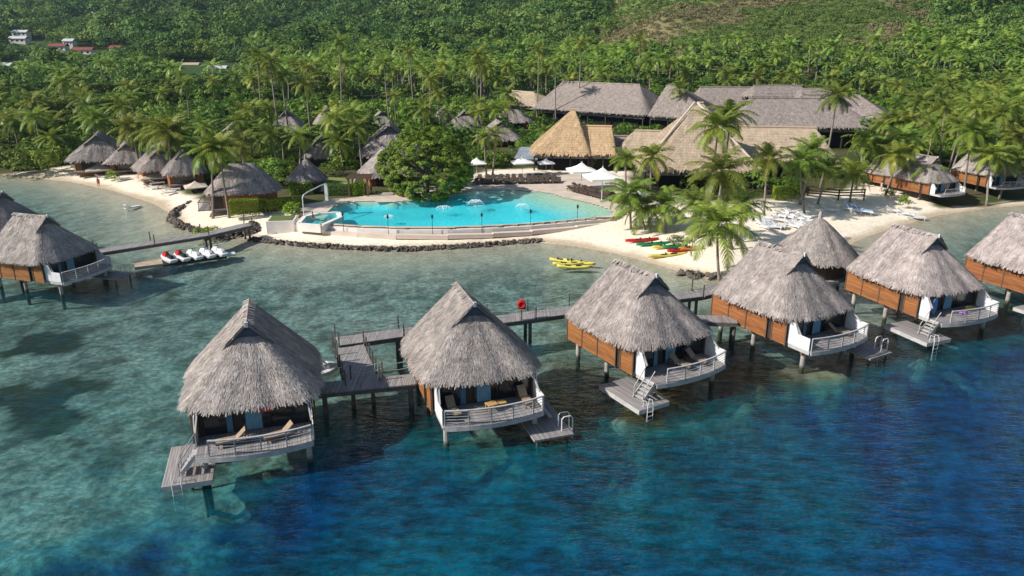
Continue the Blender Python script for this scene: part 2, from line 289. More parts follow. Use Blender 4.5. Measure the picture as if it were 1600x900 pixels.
# sand / soil zones from the photo (land side)
SANDB = pl([(-90, 262), (0, 264), (60, 262), (120, 256), (170, 256), (230, 280), (300, 300), (330, 318), (420, 330), (480, 322), (500, 318), (560, 312), (600, 308), (640, 300), (700, 292), (760, 268), (830, 266), (930, 262), (985, 262), (985, 300), (1100, 320), (1180, 318), (1290, 305), (1380, 280), (1420, 290), (1460, 315), (1540, 312), (1640, 300), (1700, 400), (1300, 460), (900, 460), (300, 420), (-100, 330)], 1.5)
def surf_attrs(x, y):
    z, d = ground(x, y)
    ins = inside(x, y, SANDB); ds = np.where(ins, 1, -1) * pdist(x, y, SANDB)
    sand = sstep(-1.2, 1.2, ds + (fbm(x, y, 3, 3, 20) - .5) * 3)
    sandc = np.array([.86, .75, .60])[None] * (1 + .14 * (fbm(x, y, 4, 4, 21) - .5))[:, None]
    wet = np.array([.50, .40, .28])[None] * np.ones((len(x), 1)); k = sstep(2.6, .3, d + (fbm(x, y, 3, 2, 2) - .5) * 2)[:, None]
    sandc = sandc * (1 - k) + wet * k
    g1 = np.array([.055, .075, .022])[None]; g2 = np.array([.10, .085, .045])[None]; gm = sstep(.4, .65, fbm(x, y, 6, 4, 22))[:, None]
    grass = g1 * (1 - gm) + g2 * gm
    landc = sandc * sand[:, None] + grass * (1 - sand[:, None])
    # far hills: scrub brown patches on the right slope
    r = x / np.maximum(y, 1); sc = sstep(.08, .14, r) * (1 - sstep(.52, .62, r)) * sstep(270, 300, y)
    bn = sstep(.40, .56, fbm(x, y, 45, 4, 25))[:, None]
    scr = np.array([.13, .18, .045])[None] * (1 - bn) + np.array([.22, .19, .09])[None] * bn
    far = np.array([.045, .08, .025])[None] * np.ones((len(x), 1)); far = far * (1 - sc[:, None]) + scr * sc[:, None]
    kf = sstep(215, 245, y)[:, None]; landc = landc * (1 - kf) + far * kf
    # seabed
    n1 = fbm(x, y, 5, 5, 30); n2 = fbm(x, y, 1.3, 3, 31); dep = np.maximum(SEA - z, 0)
    sd_ = np.array([.43, .41, .335])[None] * (1 + .8 * (n2 - .5) + .5 * (fbm(x, y, .8, 2, 34) - .5))[:, None]
    cor = np.array([.075, .065, .032])[None] * (1 + .9 * (fbm(x, y, .9, 3, 33) - .5))[:, None]
    cm = (sstep(.44, .66, n1 * .55 + n2 * .45) * .35 + .5 * sstep(.48, .62, fbm(x, y, 1.25, 3, 37))) * sstep(4, 14, -d); cm = np.clip(cm, 0, 1)
    pale = np.zeros(len(x)); brown = np.zeros(len(x))
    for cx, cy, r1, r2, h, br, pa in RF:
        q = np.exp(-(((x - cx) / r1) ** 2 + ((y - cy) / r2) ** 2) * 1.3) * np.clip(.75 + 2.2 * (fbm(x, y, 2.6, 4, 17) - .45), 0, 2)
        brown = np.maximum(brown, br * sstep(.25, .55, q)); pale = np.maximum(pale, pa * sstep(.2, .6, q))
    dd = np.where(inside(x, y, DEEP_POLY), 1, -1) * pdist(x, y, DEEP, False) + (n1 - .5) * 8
    belt = sstep(-9, -3, dd) * sstep(9, 3, dd) * sstep(-18, -6, x) * np.clip(.6 + 2.5 * (n2 - .42), 0, 1.2)  # dark reef along the huts, with hut shade painted into the brown
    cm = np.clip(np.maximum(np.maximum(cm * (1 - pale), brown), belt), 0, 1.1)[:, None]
    seac = sd_ * (1 - cm) + cor * cm
    seac = seac * (1 - pale[:, None] * .3) + np.array([.40, .48, .22])[None] * pale[:, None] * .3
    yel = sstep(10, 1, -d)[:, None] * .5; seac = seac * (1 - yel) + np.array([.60, .52, .36])[None] * yel
    return z, d, np.where((d > 0)[:, None], landc, seac)
def grid(xs, ys):
    X, Y = np.meshgrid(xs, ys); nx, ny = len(xs), len(ys); i = np.arange((nx - 1) * (ny - 1)); r = i // (nx - 1); c = i % (nx - 1); a = r * nx + c
    return X.ravel(), Y.ravel(), np.stack([a, a + 1, a + 1 + nx, a + nx], 1)
def ground_mat():
    m = bpy.data.materials.new('ground_surface'); m.use_nodes = True; n = m.node_tree; N = n.nodes.new; L = n.links.new; b = n.nodes['Principled BSDF']
    b.inputs['Roughness'].default_value = .95; b.inputs['Specular IOR Level'].default_value = .1
    a = N('ShaderNodeAttribute'); a.attribute_name = 'albedo'; tc = N('ShaderNodeTexCoord'); no = N('ShaderNodeTexNoise'); no.inputs['Scale'].default_value = 2.2; no.inputs['Detail'].default_value = 7; no.inputs['Roughness'].default_value = .65
    L(tc.outputs['Object'], no.inputs[0]); r = N('ShaderNodeMapRange'); r.inputs[1].default_value = .3; r.inputs[2].default_value = .7; r.inputs[3].default_value = .8; r.inputs[4].default_value = 1.18; L(no.outputs[0], r.inputs[0])
    # rubble and small coral heads on the lagoon floor
    vo = N('ShaderNodeTexNoise'); vo.inputs['Scale'].default_value = 1.9; vo.inputs['Detail'].default_value = 6; vo.inputs['Roughness'].default_value = .7; L(tc.outputs['Object'], vo.inputs[0]); vr = N('ShaderNodeMapRange'); vr.inputs[1].default_value = .42; vr.inputs[2].default_value = .6; vr.inputs[3].default_value = .6; vr.inputs[4].default_value = 1.25; L(vo.outputs[0], vr.inputs[0])
    sp = N('ShaderNodeSeparateXYZ'); L(tc.outputs['Object'], sp.inputs[0]); uw = N('ShaderNodeMapRange'); uw.inputs[1].default_value = -.1; uw.inputs[2].default_value = -.6; L(sp.outputs['Z'], uw.inputs[0])
    mf = N('ShaderNodeMix'); mf.data_type = 'FLOAT'; L(uw.outputs[0], mf.inputs[0]); mf.inputs[2].default_value = 1; L(vr.outputs[0], mf.inputs[3]); mm = N('ShaderNodeMath'); mm.operation = 'MULTIPLY'; L(r.outputs[0], mm.inputs[0]); L(mf.outputs[0], mm.inputs[1]); r = mm
    h = N('ShaderNodeHueSaturation'); L(a.outputs['Color'], h.inputs['Color']); L(r.outputs[0], h.inputs['Value']); L(h.outputs[0], b.inputs['Base Color'])
    bp = N('ShaderNodeBump'); bp.inputs['Strength'].default_value = .6; bp.inputs['Distance'].default_value = .12; L(no.outputs[0], bp.inputs['Height']); L(bp.outputs[0], b.inputs['Normal']); return m
M['ground'] = ground_mat()
xs = np.concatenate([np.arange(-420, -150, 15), np.arange(-150, -75, 1.5), np.arange(-75, 90, .5), np.arange(90, 170, 1.5), np.arange(170, 436, 15)])
ys = np.concatenate([np.arange(-300, 0, 20), np.arange(0, 18, 1.5), np.arange(18, 142, .5), np.arange(142, 260, 2.5), [260.]])
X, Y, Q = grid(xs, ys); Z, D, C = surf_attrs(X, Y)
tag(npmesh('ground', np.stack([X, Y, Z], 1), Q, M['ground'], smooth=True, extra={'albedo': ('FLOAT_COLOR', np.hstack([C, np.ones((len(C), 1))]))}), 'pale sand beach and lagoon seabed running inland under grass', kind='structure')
# far terrain as a fan that starts just below the near sheet's edge and climbs into the hills
rr = np.concatenate([np.arange(256, 700, 8.), np.geomspace(700, 6000, 60)]); tt = np.tan(np.radians(np.linspace(-62, 62, 260)))
TT, RR = np.meshgrid(tt, rr); Xf = (TT * RR).ravel(); Yf = RR.ravel(); Zf, Df, Cf = surf_attrs(Xf, Yf); Zf = np.where(Yf < 262, Zf - .3, Zf)
_, _, Qf = grid(tt, rr)
tag(npmesh('hills', np.stack([Xf, Yf, Zf], 1), Qf, M['ground'], smooth=True, extra={'albedo': ('FLOAT_COLOR', np.hstack([Cf, np.ones((len(Cf), 1))]))}), 'green wooded hills rising behind the resort', kind='structure')
# ---------------------------------------------------------------- water
def schlick(n, nrm):
    N = n.nodes.new; L = n.links.new; lw = N('ShaderNodeLayerWeight'); lw.inputs['Blend'].default_value = .5; L(nrm, lw.inputs['Normal'])
    pw = N('ShaderNodeMath'); pw.operation = 'POWER'; pw.inputs[1].default_value = 5; L(lw.outputs['Facing'], pw.inputs[0])
    ma = N('ShaderNodeMath'); ma.operation = 'MULTIPLY_ADD'; ma.inputs[1].default_value = .75; ma.inputs[2].default_value = .012; ma.use_clamp = True; L(pw.outputs[0], ma.inputs[0]); return ma.outputs[0]
def water_mat():
    m = bpy.data.materials.new('sea_water'); m.use_nodes = True; n = m.node_tree; N = n.nodes.new; L = n.links.new; n.nodes.remove(n.nodes['Principled BSDF'])
    aT = N('ShaderNodeAttribute'); aT.attribute_name = 'transmit'; aS = N('ShaderNodeAttribute'); aS.attribute_name = 'scatter'
    tc = N('ShaderNodeTexCoord'); mp = N('ShaderNodeMapping'); mp.inputs['Scale'].default_value = (.7, 1.5, 1); mp.inputs['Rotation'].default_value = (0, 0, .35); L(tc.outputs['Object'], mp.inputs[0])
    def noi(sc, det, src):
        k = N('ShaderNodeTexNoise'); k.inputs['Scale'].default_value = sc; k.inputs['Detail'].default_value = det; k.inputs['Roughness'].default_value = .6; L(src, k.inputs[0]); return k.outputs[0]
    n1 = noi(1.0, 7, mp.outputs[0]); n2 = noi(2.6, 5, mp.outputs[0]); n3 = noi(.12, 2, tc.outputs['Object'])
    a1 = N('ShaderNodeMath'); a1.operation = 'MULTIPLY_ADD'; a1.inputs[1].default_value = .6; L(n2, a1.inputs[0]); L(n1, a1.inputs[2])
    bp = N('ShaderNodeBump'); bp.inputs['Strength'].default_value = 1.0; bp.inputs['Distance'].default_value = .17; L(a1.outputs[0], bp.inputs['Height'])
    t = N('ShaderNodeBsdfTransparent'); n4 = noi(3.4, 4, mp.outputs[0])
    m4 = N('ShaderNodeMapRange'); m4.inputs[1].default_value = .36; m4.inputs[2].default_value = .66; m4.inputs[3].default_value = .74; m4.inputs[4].default_value = 1.0; L(n4, m4.inputs[0])  # noise mottling paints wave-lensed light into the see-through colour
    hv = N('ShaderNodeHueSaturation'); L(aT.outputs['Color'], hv.inputs['Color']); L(m4.outputs[0], hv.inputs['Value']); L(hv.outputs[0], t.inputs[0])
    # wave facets seen from above vary the upwelling light a little
    md = N('ShaderNodeMapRange'); md.inputs[1].default_value = .38; md.inputs[2].default_value = .66; md.inputs[3].default_value = .5; md.inputs[4].default_value = 1.65; L(n1, md.inputs[0])
    hs = N('ShaderNodeHueSaturation'); L(aS.outputs['Color'], hs.inputs['Color']); L(md.outputs[0], hs.inputs['Value'])
    df = N('ShaderNodeBsdfDiffuse'); L(hs.outputs[0], df.inputs[0]); L(bp.outputs[0], df.inputs['Normal'])
    ad = N('ShaderNodeAddShader'); L(t.outputs[0], ad.inputs[0]); L(df.outputs[0], ad.inputs[1])
    gl = N('ShaderNodeBsdfGlossy'); gl.inputs['Roughness'].default_value = .08; L(bp.outputs[0], gl.inputs['Normal'])
    mx = N('ShaderNodeMixShader'); L(schlick(n, bp.outputs[0]), mx.inputs[0]); L(ad.outputs[0], mx.inputs[1]); L(gl.outputs[0], mx.inputs[2]); L(mx.outputs[0], n.nodes['Material Output'].inputs[0])
    return m
M['water'] = water_mat()
xs = np.concatenate([np.arange(-1200, -150, 60), np.arange(-150, -75, 3), np.arange(-75, 90, .75), np.arange(90, 170, 3), np.arange(170, 1200, 60)])
ys = np.concatenate([np.arange(-1200, 0, 60), np.arange(0, 18, 3), np.arange(18, 142, .75), np.arange(142, 176, 4)])
X, Y, Q = grid(xs, ys); Z, D = ground(X, Y); dep = np.maximum(SEA - Z, .0) * 1.15
K = np.array([.29, .115, .102]); Tr = np.exp(-K[None] * dep[:, None])
Sc = np.array([.0, .036, .120])[None] * (1 - np.exp(-.12 * dep))[:, None] + np.array([.0, .030, .018])[None] * (np.exp(-((dep - 4) / 2.5) ** 2) * .9)[:, None]
nn = (.75 + .5 * fbm(X, Y, 9, 4, 36))[:, None]; tq = (sstep(.42, .62, fbm(X, Y, 16, 4, 27)) * (1 - np.exp(-.2 * dep)) * sstep(34, -4, X - Y * .25))[:, None]; Sc = Sc * nn * (1 - .25 * tq) + np.array([.0, .026, .014])[None] * tq
one = np.ones((len(X), 1))
tag(npmesh('sea_water', np.stack([X, Y, np.full_like(X, SEA)], 1), Q, M['water'], smooth=True, extra={'transmit': ('FLOAT_COLOR', np.hstack([Tr, one])), 'scatter': ('FLOAT_COLOR', np.hstack([Sc, one]))}), 'rippled lagoon water turning from clear to deep blue', kind='structure')
# ================================================================ THATCH ROOFS
def roof_fn(hx, y0, y1, ry0, ry1, H, He, expo=5.0, p=1.0, wob=.06):
    cy = (y0 + y1) / 2; hy = (y1 - y0) / 2
    def e(th):
        c = np.cos(th); s = np.sin(th); k = (np.abs(c) ** expo + np.abs(s) ** expo) ** (-1 / expo)
        wv = 1 + wob / hx * np.sin(th * 7 + 1) + wob / hx * .8 * np.sin(th * 13 + 2)
        return hx * c * k * wv, cy + hy * s * k * wv
    def S_(th, t):
        ex, ey = e(th); ry = np.clip(ey, ry0, ry1); z = H - (H - He) * t ** p
        return np.stack([ex * t, ry + (ey - ry) * t, z], -1)
    return S_
def roof_parts(S_, n_str, seed, L=.62, W=.07, drop=.30, nth=96, ntt=12, thick=.28, fringe=900, cols=.62, lift=.035):
    """returns (V,Q,tint) : lofted shell + loose thatch strands lying down the slope + ragged eave fringe"""
    r = np.random.default_rng(seed); th = np.linspace(0, 2 * np.pi, nth, endpoint=False); Vs = []; rings = []
    for t in np.linspace(0, 1, ntt): rings.append(S_(th, np.full(nth, t)))
    last = rings[-1].copy(); cen = last.mean(0); o = last - cen; o[:, 2] = 0; o /= np.linalg.norm(o, axis=1)[:, None] + 1e-9
    r1 = last + o * .05; r1[:, 2] -= drop * .5; r2 = last - o * .12; r2[:, 2] -= drop; r3 = S_(th, np.full(nth, .8)); r3[:, 2] -= thick + .1; r4 = S_(th, np.full(nth, .15)); r4[:, 2] -= thick
    rings += [r1, r2, r3, r4]; V = np.concatenate(rings); Q = []; k = np.arange(nth); k2 = (k + 1) % nth
    for i in range(len(rings) - 1): Q.append(np.stack([i * nth + k, (i + 1) * nth + k, (i + 1) * nth + k2, i * nth + k2], 1))
    Q = np.concatenate(Q); tin = np.ones(len(Q)) * .8
    # strands
    n = n_str; a = r.random(n) * 2 * np.pi; t = np.sqrt(r.random(n) * .99 + .004)
    p0 = S_(a, t); e1 = S_(a, np.minimum(t + .02, 1.03)); d = e1 - p0; d /= np.linalg.norm(d, axis=1)[:, None] + 1e-9
    q = S_(a + .01, t) - p0; lat = q / (np.linalg.norm(q, axis=1)[:, None] + 1e-9); nor = np.cross(lat, d); nor *= np.sign(nor[:, 2:3] + 1e-9)
    dj = d + lat * r.normal(0, .16, (n, 1)); dj /= np.linalg.norm(dj, axis=1)[:, None]; ll = L * r.uniform(.5, 1.3, (n, 1)); ww = W * r.uniform(.5, 1.4, (n, 1))
    A = p0 + nor * .015; B = p0 + dj * ll + nor * (r.uniform(.3, 1.6, (n, 1)) * lift)
    SV = np.stack([A - lat * ww / 2, A + lat * ww / 2, B + lat * ww / 2, B - lat * ww / 2], 1).reshape(-1, 3)
    SQ = np.arange(n * 4).reshape(-1, 4) + len(V)
    st = 1.0 + cols * (fbm(a * 9, t * 2.5, 1, 3, seed % 30) - .5) * 2 + r.normal(0, .37, n)
    # fringe
    m = fringe; a = r.random(m) * 2 * np.pi; p0 = S_(a, np.full(m, 1.0)); q = S_(a + .01, np.full(m, 1.0)) - p0; lat = q / np.linalg.norm(q, axis=1)[:, None]
    out = p0 - cen; out[:, 2] = 0; out /= np.linalg.norm(out, axis=1)[:, None]; dn = out * r.uniform(-.15, .45, (m, 1)) + np.array([0, 0, -1.])[None] + lat * r.normal(0, .15, (m, 1))
    ll = r.uniform(.25, 1, (m, 1)) * (drop + .25); ww = W * 1.5 * r.uniform(.5, 1.5, (m, 1)); p0 = p0 + out * r.uniform(-.1, .08, (m, 1))
    FV = np.stack([p0 - lat * ww / 2, p0 + lat * ww / 2, p0 + dn * ll + lat * ww / 4, p0 + dn * ll - lat * ww / 4], 1).reshape(-1, 3); FQ = np.arange(m * 4).reshape(-1, 4) + len(V) + len(SV)
    ft = .85 + r.normal(0, .25, m)
    return np.concatenate([V, SV, FV]), np.concatenate([Q, SQ, FQ]), np.clip(np.concatenate([tin, st, ft]), 0, 2)
def tri_strands(apb, apf, bl, n, r, L, W):
    """strands on a triangular slope apb-apf (ridge) down to bl"""
    u = r.random((n, 1)); v = r.random((n, 1)); f = u + v > 1; u = np.where(f, 1 - u, u); v = np.where(f, 1 - v, v)
    p = apb + (apf - apb) * u + (bl - apb) * v; dn = bl - apf; dn = dn / np.linalg.norm(dn); lat = apf - apb; lat = lat / np.linalg.norm(lat); nor = np.cross(lat, dn); nor = nor * np.sign(nor[2])
    d = dn[None] + lat[None] * r.normal(0, .15, (n, 1)); ll = L * r.uniform(.5, 1.1, (n, 1)); ww = W * r.uniform(.6, 1.4, (n, 1))
    A = p + nor * .02; B = p + d * ll + nor * r.uniform(.02, .08, (n, 1))
    return np.stack([A - lat * ww / 2, A + lat * ww / 2, B + lat * ww / 2, B - lat * ww / 2], 1).reshape(-1, 3)
def gablet_roof(parent, hx, y0, y1, ry0, ry1, H, He, n_str, seed, m, gl=1.15, W=.07, L=.62, fringe=900, p=1.0, name='roof'):
    S_ = roof_fn(hx, y0, y1, ry0, ry1, H, He, p=p); V, Q, T = roof_parts(S_, n_str, seed, L, W, fringe=fringe); r = np.random.default_rng(seed + 1)
    drop = (H - He) * gl / (ry0 - y0) + .12; hw = drop * hx / (H - He) + .12; yf = ry0 - gl
    ap = np.array([0, ry0 + .6, H + .03]); af = np.array([0, yf - .12, H + .16]); vs = [V]; qs = [Q]; ts = [T]; n0 = len(V)
    for s in (-1, 1):
        bf = np.array([s * hw, yf + .02, H - drop]); bb = np.array([s * .35, ry0 + .5, H - .42])
        th = np.array([0, 0, -.16]); vv = np.array([ap, af, bf, bb, ap + th, af + th, bf + th, bb + th])
        vs.append(vv); qs.append(np.array([(0, 1, 2, 3), (4, 7, 6, 5), (1, 5, 6, 2), (2, 6, 7, 3)]) + n0); ts.append(np.ones(4)); n0 += 8
        sv = tri_strands(ap, af, bf, n_str // 28, r, .45, W); vs.append(sv); qs.append(np.arange(len(sv)).reshape(-1, 4) + n0); ts.append(1 + r.normal(0, .25, len(sv) // 4)); n0 += len(sv)
    # rough ridge bundle
    rb = np.linspace(ry1, yf, 14)
    k = 260; yy = r.uniform(yf, ry1 + .1, k); sx = r.choice([-1, 1], k); A = np.stack([np.zeros(k), yy, np.full(k, H + .10)], 1); Bp = A + np.stack([sx * r.uniform(.2, .45, k), r.normal(0, .1, k), -r.uniform(.15, .4, k)], 1)
    lt = np.array([0, .05, 0]); sv = np.stack([A - lt, A + lt, Bp + lt, Bp - lt], 1).reshape(-1, 3); vs.append(sv); qs.append(np.arange(len(sv)).reshape(-1, 4) + n0); ts.append(1 + r.normal(0, .25, k))
    o = npmesh(name, np.concatenate(vs), np.concatenate(qs), m, np.clip(np.concatenate(ts), 0, 2), parent)
    g = MB(); g.add([(-hw + .15, yf + .22, H - drop + .02), (hw - .15, yf + .22, H - drop + .02), (0, yf + .22, H - .12), (-hw + .15, yf + .34, H - drop + .02), (hw - .15, yf + .34, H - drop + .02), (0, yf + .34, H - .12)], [(0, 1, 2), (5, 4, 3), (0, 3, 4, 1), (1, 4, 5, 2), (2, 5, 3, 0)])
    g.build('gable_vent', M['gable'], o)
    MB().box(-.09, .09, yf - .2, yf - .08, H - .12, H + .22).build('finial', M['white'], o)
    return o
def courses(m, period, dark):
    n = m.node_tree; N = n.nodes.new; L = n.links.new; b = n.nodes['Principled BSDF']; src = b.inputs['Base Color'].links[0].from_socket
    tc = N('ShaderNodeTexCoord'); sp = N('ShaderNodeSeparateXYZ'); L(tc.outputs['Object'], sp.inputs[0]); no = N('ShaderNodeTexNoise'); no.inputs['Scale'].default_value = 1.5; L(tc.outputs['Object'], no.inputs[0])
    ad = N('ShaderNodeMath'); ad.operation = 'MULTIPLY_ADD'; ad.inputs[1].default_value = .25; L(no.outputs[0], ad.inputs[0]); L(sp.outputs['Z'], ad.inputs[2])
    d = N('ShaderNodeMath'); d.operation = 'DIVIDE'; d.inputs[1].default_value = period; L(ad.outputs[0], d.inputs[0]); f = N('ShaderNodeMath'); f.operation = 'FRACT'; L(d.outputs[0], f.inputs[0])
    r = N('ShaderNodeMapRange'); r.inputs[1].default_value = 0; r.inputs[2].default_value = .45; r.inputs[3].default_value = dark; r.inputs[4].default_value = 1; L(f.outputs[0], r.inputs[0])
    h = N('ShaderNodeHueSaturation'); L(src, h.inputs['Color']); L(r.outputs[0], h.inputs['Value']); L(h.outputs[0], b.inputs['Base Color'])
courses(M['thatch_tan'], .38, .8); courses(M['thatch_orange'], .38, .8)
M['gable'] = mat('gable_boards', (.10, .12, .15), .8, None, 3)
# ================================================================ OVERWATER BUNGALOW
F0 = 2.3
def deckpoly(xl=-3.3, xr=3.3, yb=2.2, yf=-1.8, bow=.5, n=9):
    pts = [(xl, yb), (xl, yf)] + [(xl + (xr - xl) * i / n, yf - bow * math.sin(math.pi * i / n) ** .8) for i in range(1, n)] + [(xr, yf), (xr, yb)]
    return pts
def railing(root, pts, z, gap=None, name='railing', h=1.02, wires=3, mt='rail'):
    """pts: polyline of the rail in plan; gap: segments to leave open"""
    m = MB(); dist = 0
    for i in range(len(pts) - 1):
        a = Vector((*pts[i], z)); b = Vector((*pts[i + 1], z))
        up = Vector((0, 0, 1)); m.beam(a + up * h, b + up * h, .13, .08)
        for k in range(1, wires + 1): m.beam(a + up * h * k / (wires + 1), b + up * h * k / (wires + 1), .03, .035)
    o = m.build(name, M[mt], root); p = MB(); acc = 0; last = None
    for i, q in enumerate(pts):
        v = Vector((*q, z))
        if last is None or (v - last).length > 1.35 or i == len(pts) - 1: MB().beam(v - Vector((0, 0, .28)), v + Vector((0, 0, h + .02)), .07).build('post', M[mt], o); last = v
    return o
def make_bungalow(variant, label, cat='bungalow', z0=0.0, land=False, seed=3, deckgap=True):
    t = thing('overwater_bungalow' if not land else 'beach_bungalow', label, cat, group='overwater thatched bungalows' if not land else 'thatched bungalows on the beach')
    f = F0
    if seed not in ROOFMESH:
        ro = gablet_roof(t, 4.05, -.1, 9.3, 3.86, 7.4, 8.43, 4.42, 22000, seed, M['thatch'], W=.052, L=.52, fringe=1300)
        ROOFMESH[seed] = ro
    else:
        ro = copy_tree(ROOFMESH[seed], t)
    # walls: two long plank panels with a dark recess, back and front
    wl = MB(); wl.box(-3.62, -3.5, 2.5, 8.7, f - .3, 4.42); wl.box(-3.60, -3.5, .55, 1.9, f - .25, 4.35); wl.box(3.5, 3.62, .55, 8.7, f - .3, 4.42); wl.box(-3.5, 3.5, 8.58, 8.7, f - .3, 4.5)
    wo = wl.build('wall', M['plank'], t)
    tr = MB()
    for y in (2.46, 4.7, 6.7, 8.7): MB().beam((-3.63, y, f - .35), (-3.63, y, 4.35), .07, .1).build('wall_post', M['brownwood'], wo)
    for y in (.5, 1.93): MB().beam((-3.61, y, f - .35), (-3.61, y, 4.3), .07, .1).build('wall_post', M['brownwood'], wo)
    MB().box(-3.52, -3.44, 1.93, 2.5, f - .25, 4.35).build('side_door', M['darkwood'], t)
    wn = MB().box(-3.66, -3.58, 5.1, 6.6, 4.0, 4.5); wn.box(-3.66, -3.58, 7.1, 8.0, 4.0, 4.5); wn.build('side_window', M['glass'], t)
    MB().box(-3.45, 3.45, .62, .74, f, 4.6).build('front_wall', M['darkwood'], t)
    # sliding doors with curtains
    for x0, x1, cx in ((-2.9, -1.3, -1.2), (-.7, .9, -.1), (1.0, 3.1, 1.9)):
        d = MB().box(x0, x1, .54, .60, f + .05, 4.25).build('sliding_door', M['glass'], t)
        cb = MB(); w0 = max(x0, cx - .45); w1 = min(x1, cx + .5); n = 14
        V = [(w0 + (w1 - w0) * i / n, 0.49 + .05 * (i % 2), zz) for zz in (f + .08, 4.25) for i in range(n + 1)]
        if x0 < .6: cb.add(V, [(i, i + 1, n + 2 + i, n + 1 + i) for i in range(n)]); cb.build('curtain', M['curtain'], d)
    # floor slab and deck
    MB().box(-3.45, 3.45, 2.22, 8.9, f - .32, f - .02).build('floor', M['brownwood'], t)
    dk = MB(); dk.prism(deckpoly(), f - .16, f); dk.build('deck', M['deck'], t)
    fs = MB(); pp = deckpoly()[1:-1]
    for i in range(len(pp) - 1): fs.beam((*pp[i], f - .2), (*pp[i + 1], f - .2), .08, .32)
    fs.beam((-3.3, -1.65, f - .2), (-3.3, 2.2, f - .2), .08, .32); fs.beam((3.3, -1.65, f - .2), (3.3, 2.2, f - .2), .08, .32); fs.build('fascia', M['rail'], t)
    # privacy panels and slanted corner struts
    for s in (-1, 1):
        pv = MB(); x = s * 3.36; prof = [(.5, f - .05), (-1.62, f - .05), (-1.62, f + 1.0), (-.5, f + 1.0), (-.15, f + 1.7), (.5, f + 1.9)]
        if variant == 'A' and s < 0: prof = [(.5, f - .05), (-.55, f - .05), (-.55, f + 1.0), (-.15, f + 1.7), (.5, f + 1.9)]
        n = len(prof); V = [(x - .03, y, z) for y, z in prof] + [(x + .03, y, z) for y, z in prof]
        pv.add(V, [tuple(range(n)), tuple(range(n, 2 * n))[::-1]] + [(i, n + i, n + (i + 1) % n, (i + 1) % n) for i in range(n)]); pv.build('privacy_panel', M['white'], t)
        MB().beam((s * 3.3, -.7 if s < 0 else -1.0, f + .95), (s * 3.15, .25, 4.3), .09).build('strut', M['rail'], t)
        MB().beam((s * 3.3, .45, f), (s * 3.3, .45, 4.3), .12).build('post', M['brownwood'], t)
    rp = deckpoly(-3.24, 3.24, 2.2, -1.75, .5)[1:-1]
    if variant == 'A': rp = rp[1:]
    railing(t, rp, f, wires=4)
    # piles
    if not land:
        for x in (-3.0, 3.0):
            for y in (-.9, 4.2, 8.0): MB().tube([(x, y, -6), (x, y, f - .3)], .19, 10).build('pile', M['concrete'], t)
        bm = MB()
        for y in (-.9, 4.2, 8.4): bm.box(-3.3, 3.3, y - .12, y + .12, f - .62, f - .33)
        bm.build('floor_beam', M['brownwood'], t)
        zp = 1.0
        if variant == 'A':
            x0, x1, y0, y1 = -5.2, -2.55, -2.3, 2.2
            MB().box(x0, x1, y0, y1, zp - .14, zp).build('swim_platform', M['deck'], t)
            fb = MB(); fb.box(x0 - .04, x0, y0 - .04, y1, zp - .34, zp - .01); fb.box(x0, x1 + .04, y0 - .04, y0, zp - .34, zp - .01); fb.box(x1, x1 + .04, y0, y1, zp - .34, zp - .01); fb.build('platform_fascia', M['rail'], t)
            for x, y in ((x0 + .9, y1 - .6), (x1 - .6, y0 + .8)): MB().tube([(x, y, -2.0), (x, y, zp - .14)], .09, 8).build('platform_pile', M['brownwood'], t)
            st = MB(); a = (-2.9, -1.1); n = 5
            for i in range(n): zz = f - (f - zp) * (i + .6) / (n + .4); y = -.75 - i * .22; xx = -3.45 - i * .16; st.box(xx - .16, xx + .12, -1.55, -.65, zz - .03, zz + .02)
            for y in (-1.6, -.62): st.beam((-3.3, y, f - .02), (-4.35, y, zp + .05), .05, .2)
            st.build('stairs', M['rail'], t)
            hr = MB()
            for y in (-1.6, -.62): hr.beam((-3.35, y, f + .9), (-4.3, y, zp + .9), .05); hr.beam((-4.3, y, zp), (-4.3, y, zp + .92), .05)
            hr.build('stair_handrail', M['rail'], t)
            la = MB(); lx = -4.4; ly = y0 - .1
            for dx in (-.25, .25): la.tube([(lx + dx, ly + .35, zp), (lx + dx, ly + .33, zp + .5), (lx + dx, ly, zp + .55), (lx + dx, ly - .12, zp + .2), (lx + dx, ly - .12, -.6)], .03, 6)
            for k in range(4): la.beam((lx - .25, ly - .12, .75 - k * .32), (lx + .25, ly - .12, .75 - k * .32), .05, .03)
            la.build('ladder', M['white'], t)
        else:
            x0, x1, y0, y1 = 2.2, 4.9, -3.1, 1.6
            MB().box(x0, x1, y0, y1, zp - .14, zp).build('swim_platform', M['deck'], t)
            for x, y in ((x1 - .3, y1 - .3), (x0 + .3, y0 + .3), (x1 - .3, y0 + .3)): MB().tube([(x, y, -6), (x, y, zp - .14)], .09, 8).build('platform_pile', M['brownwood'], t)
            la = MB(); lx = x1; ly = y0 + .9
            for dy in (-.3, .3): la.tube([(lx - .6, ly + dy, zp), (lx - .6, ly + dy, zp + .85), (lx - .45, ly + dy, zp + 1.0), (lx, ly + dy, zp + 1.0), (lx + .15, ly + dy, zp + .85), (lx + .15, ly + dy, -.7)], .04, 6)
            for k in range(5): la.beam((lx + .15, ly - .3, .9 - k * .32), (lx + .15, ly + .3, .9 - k * .32), .07, .04)
            la.build('ladder', M['white'], t)
            st = MB()
            for i in range(5): zz = f - (f - zp) * (i + .6) / 5.4; xx = 3.42 + i * .18; st.box(xx - .12, xx + .14, -.9, 0, zz - .03, zz + .02)
            st.build('stairs', M['rail'], t)
    return t
ROOFMESH = {}
HUT = {1: (-15.62, 40.55, 16.48), 2: (-1.64, 44.21, 18.32), 3: (12.02, 50.61, 30.62), 4: (24.95, 56.12, 29.21), 5: (38.6, 61.73, 20.91), 6: (-42.9, 70.9, 71.6)}
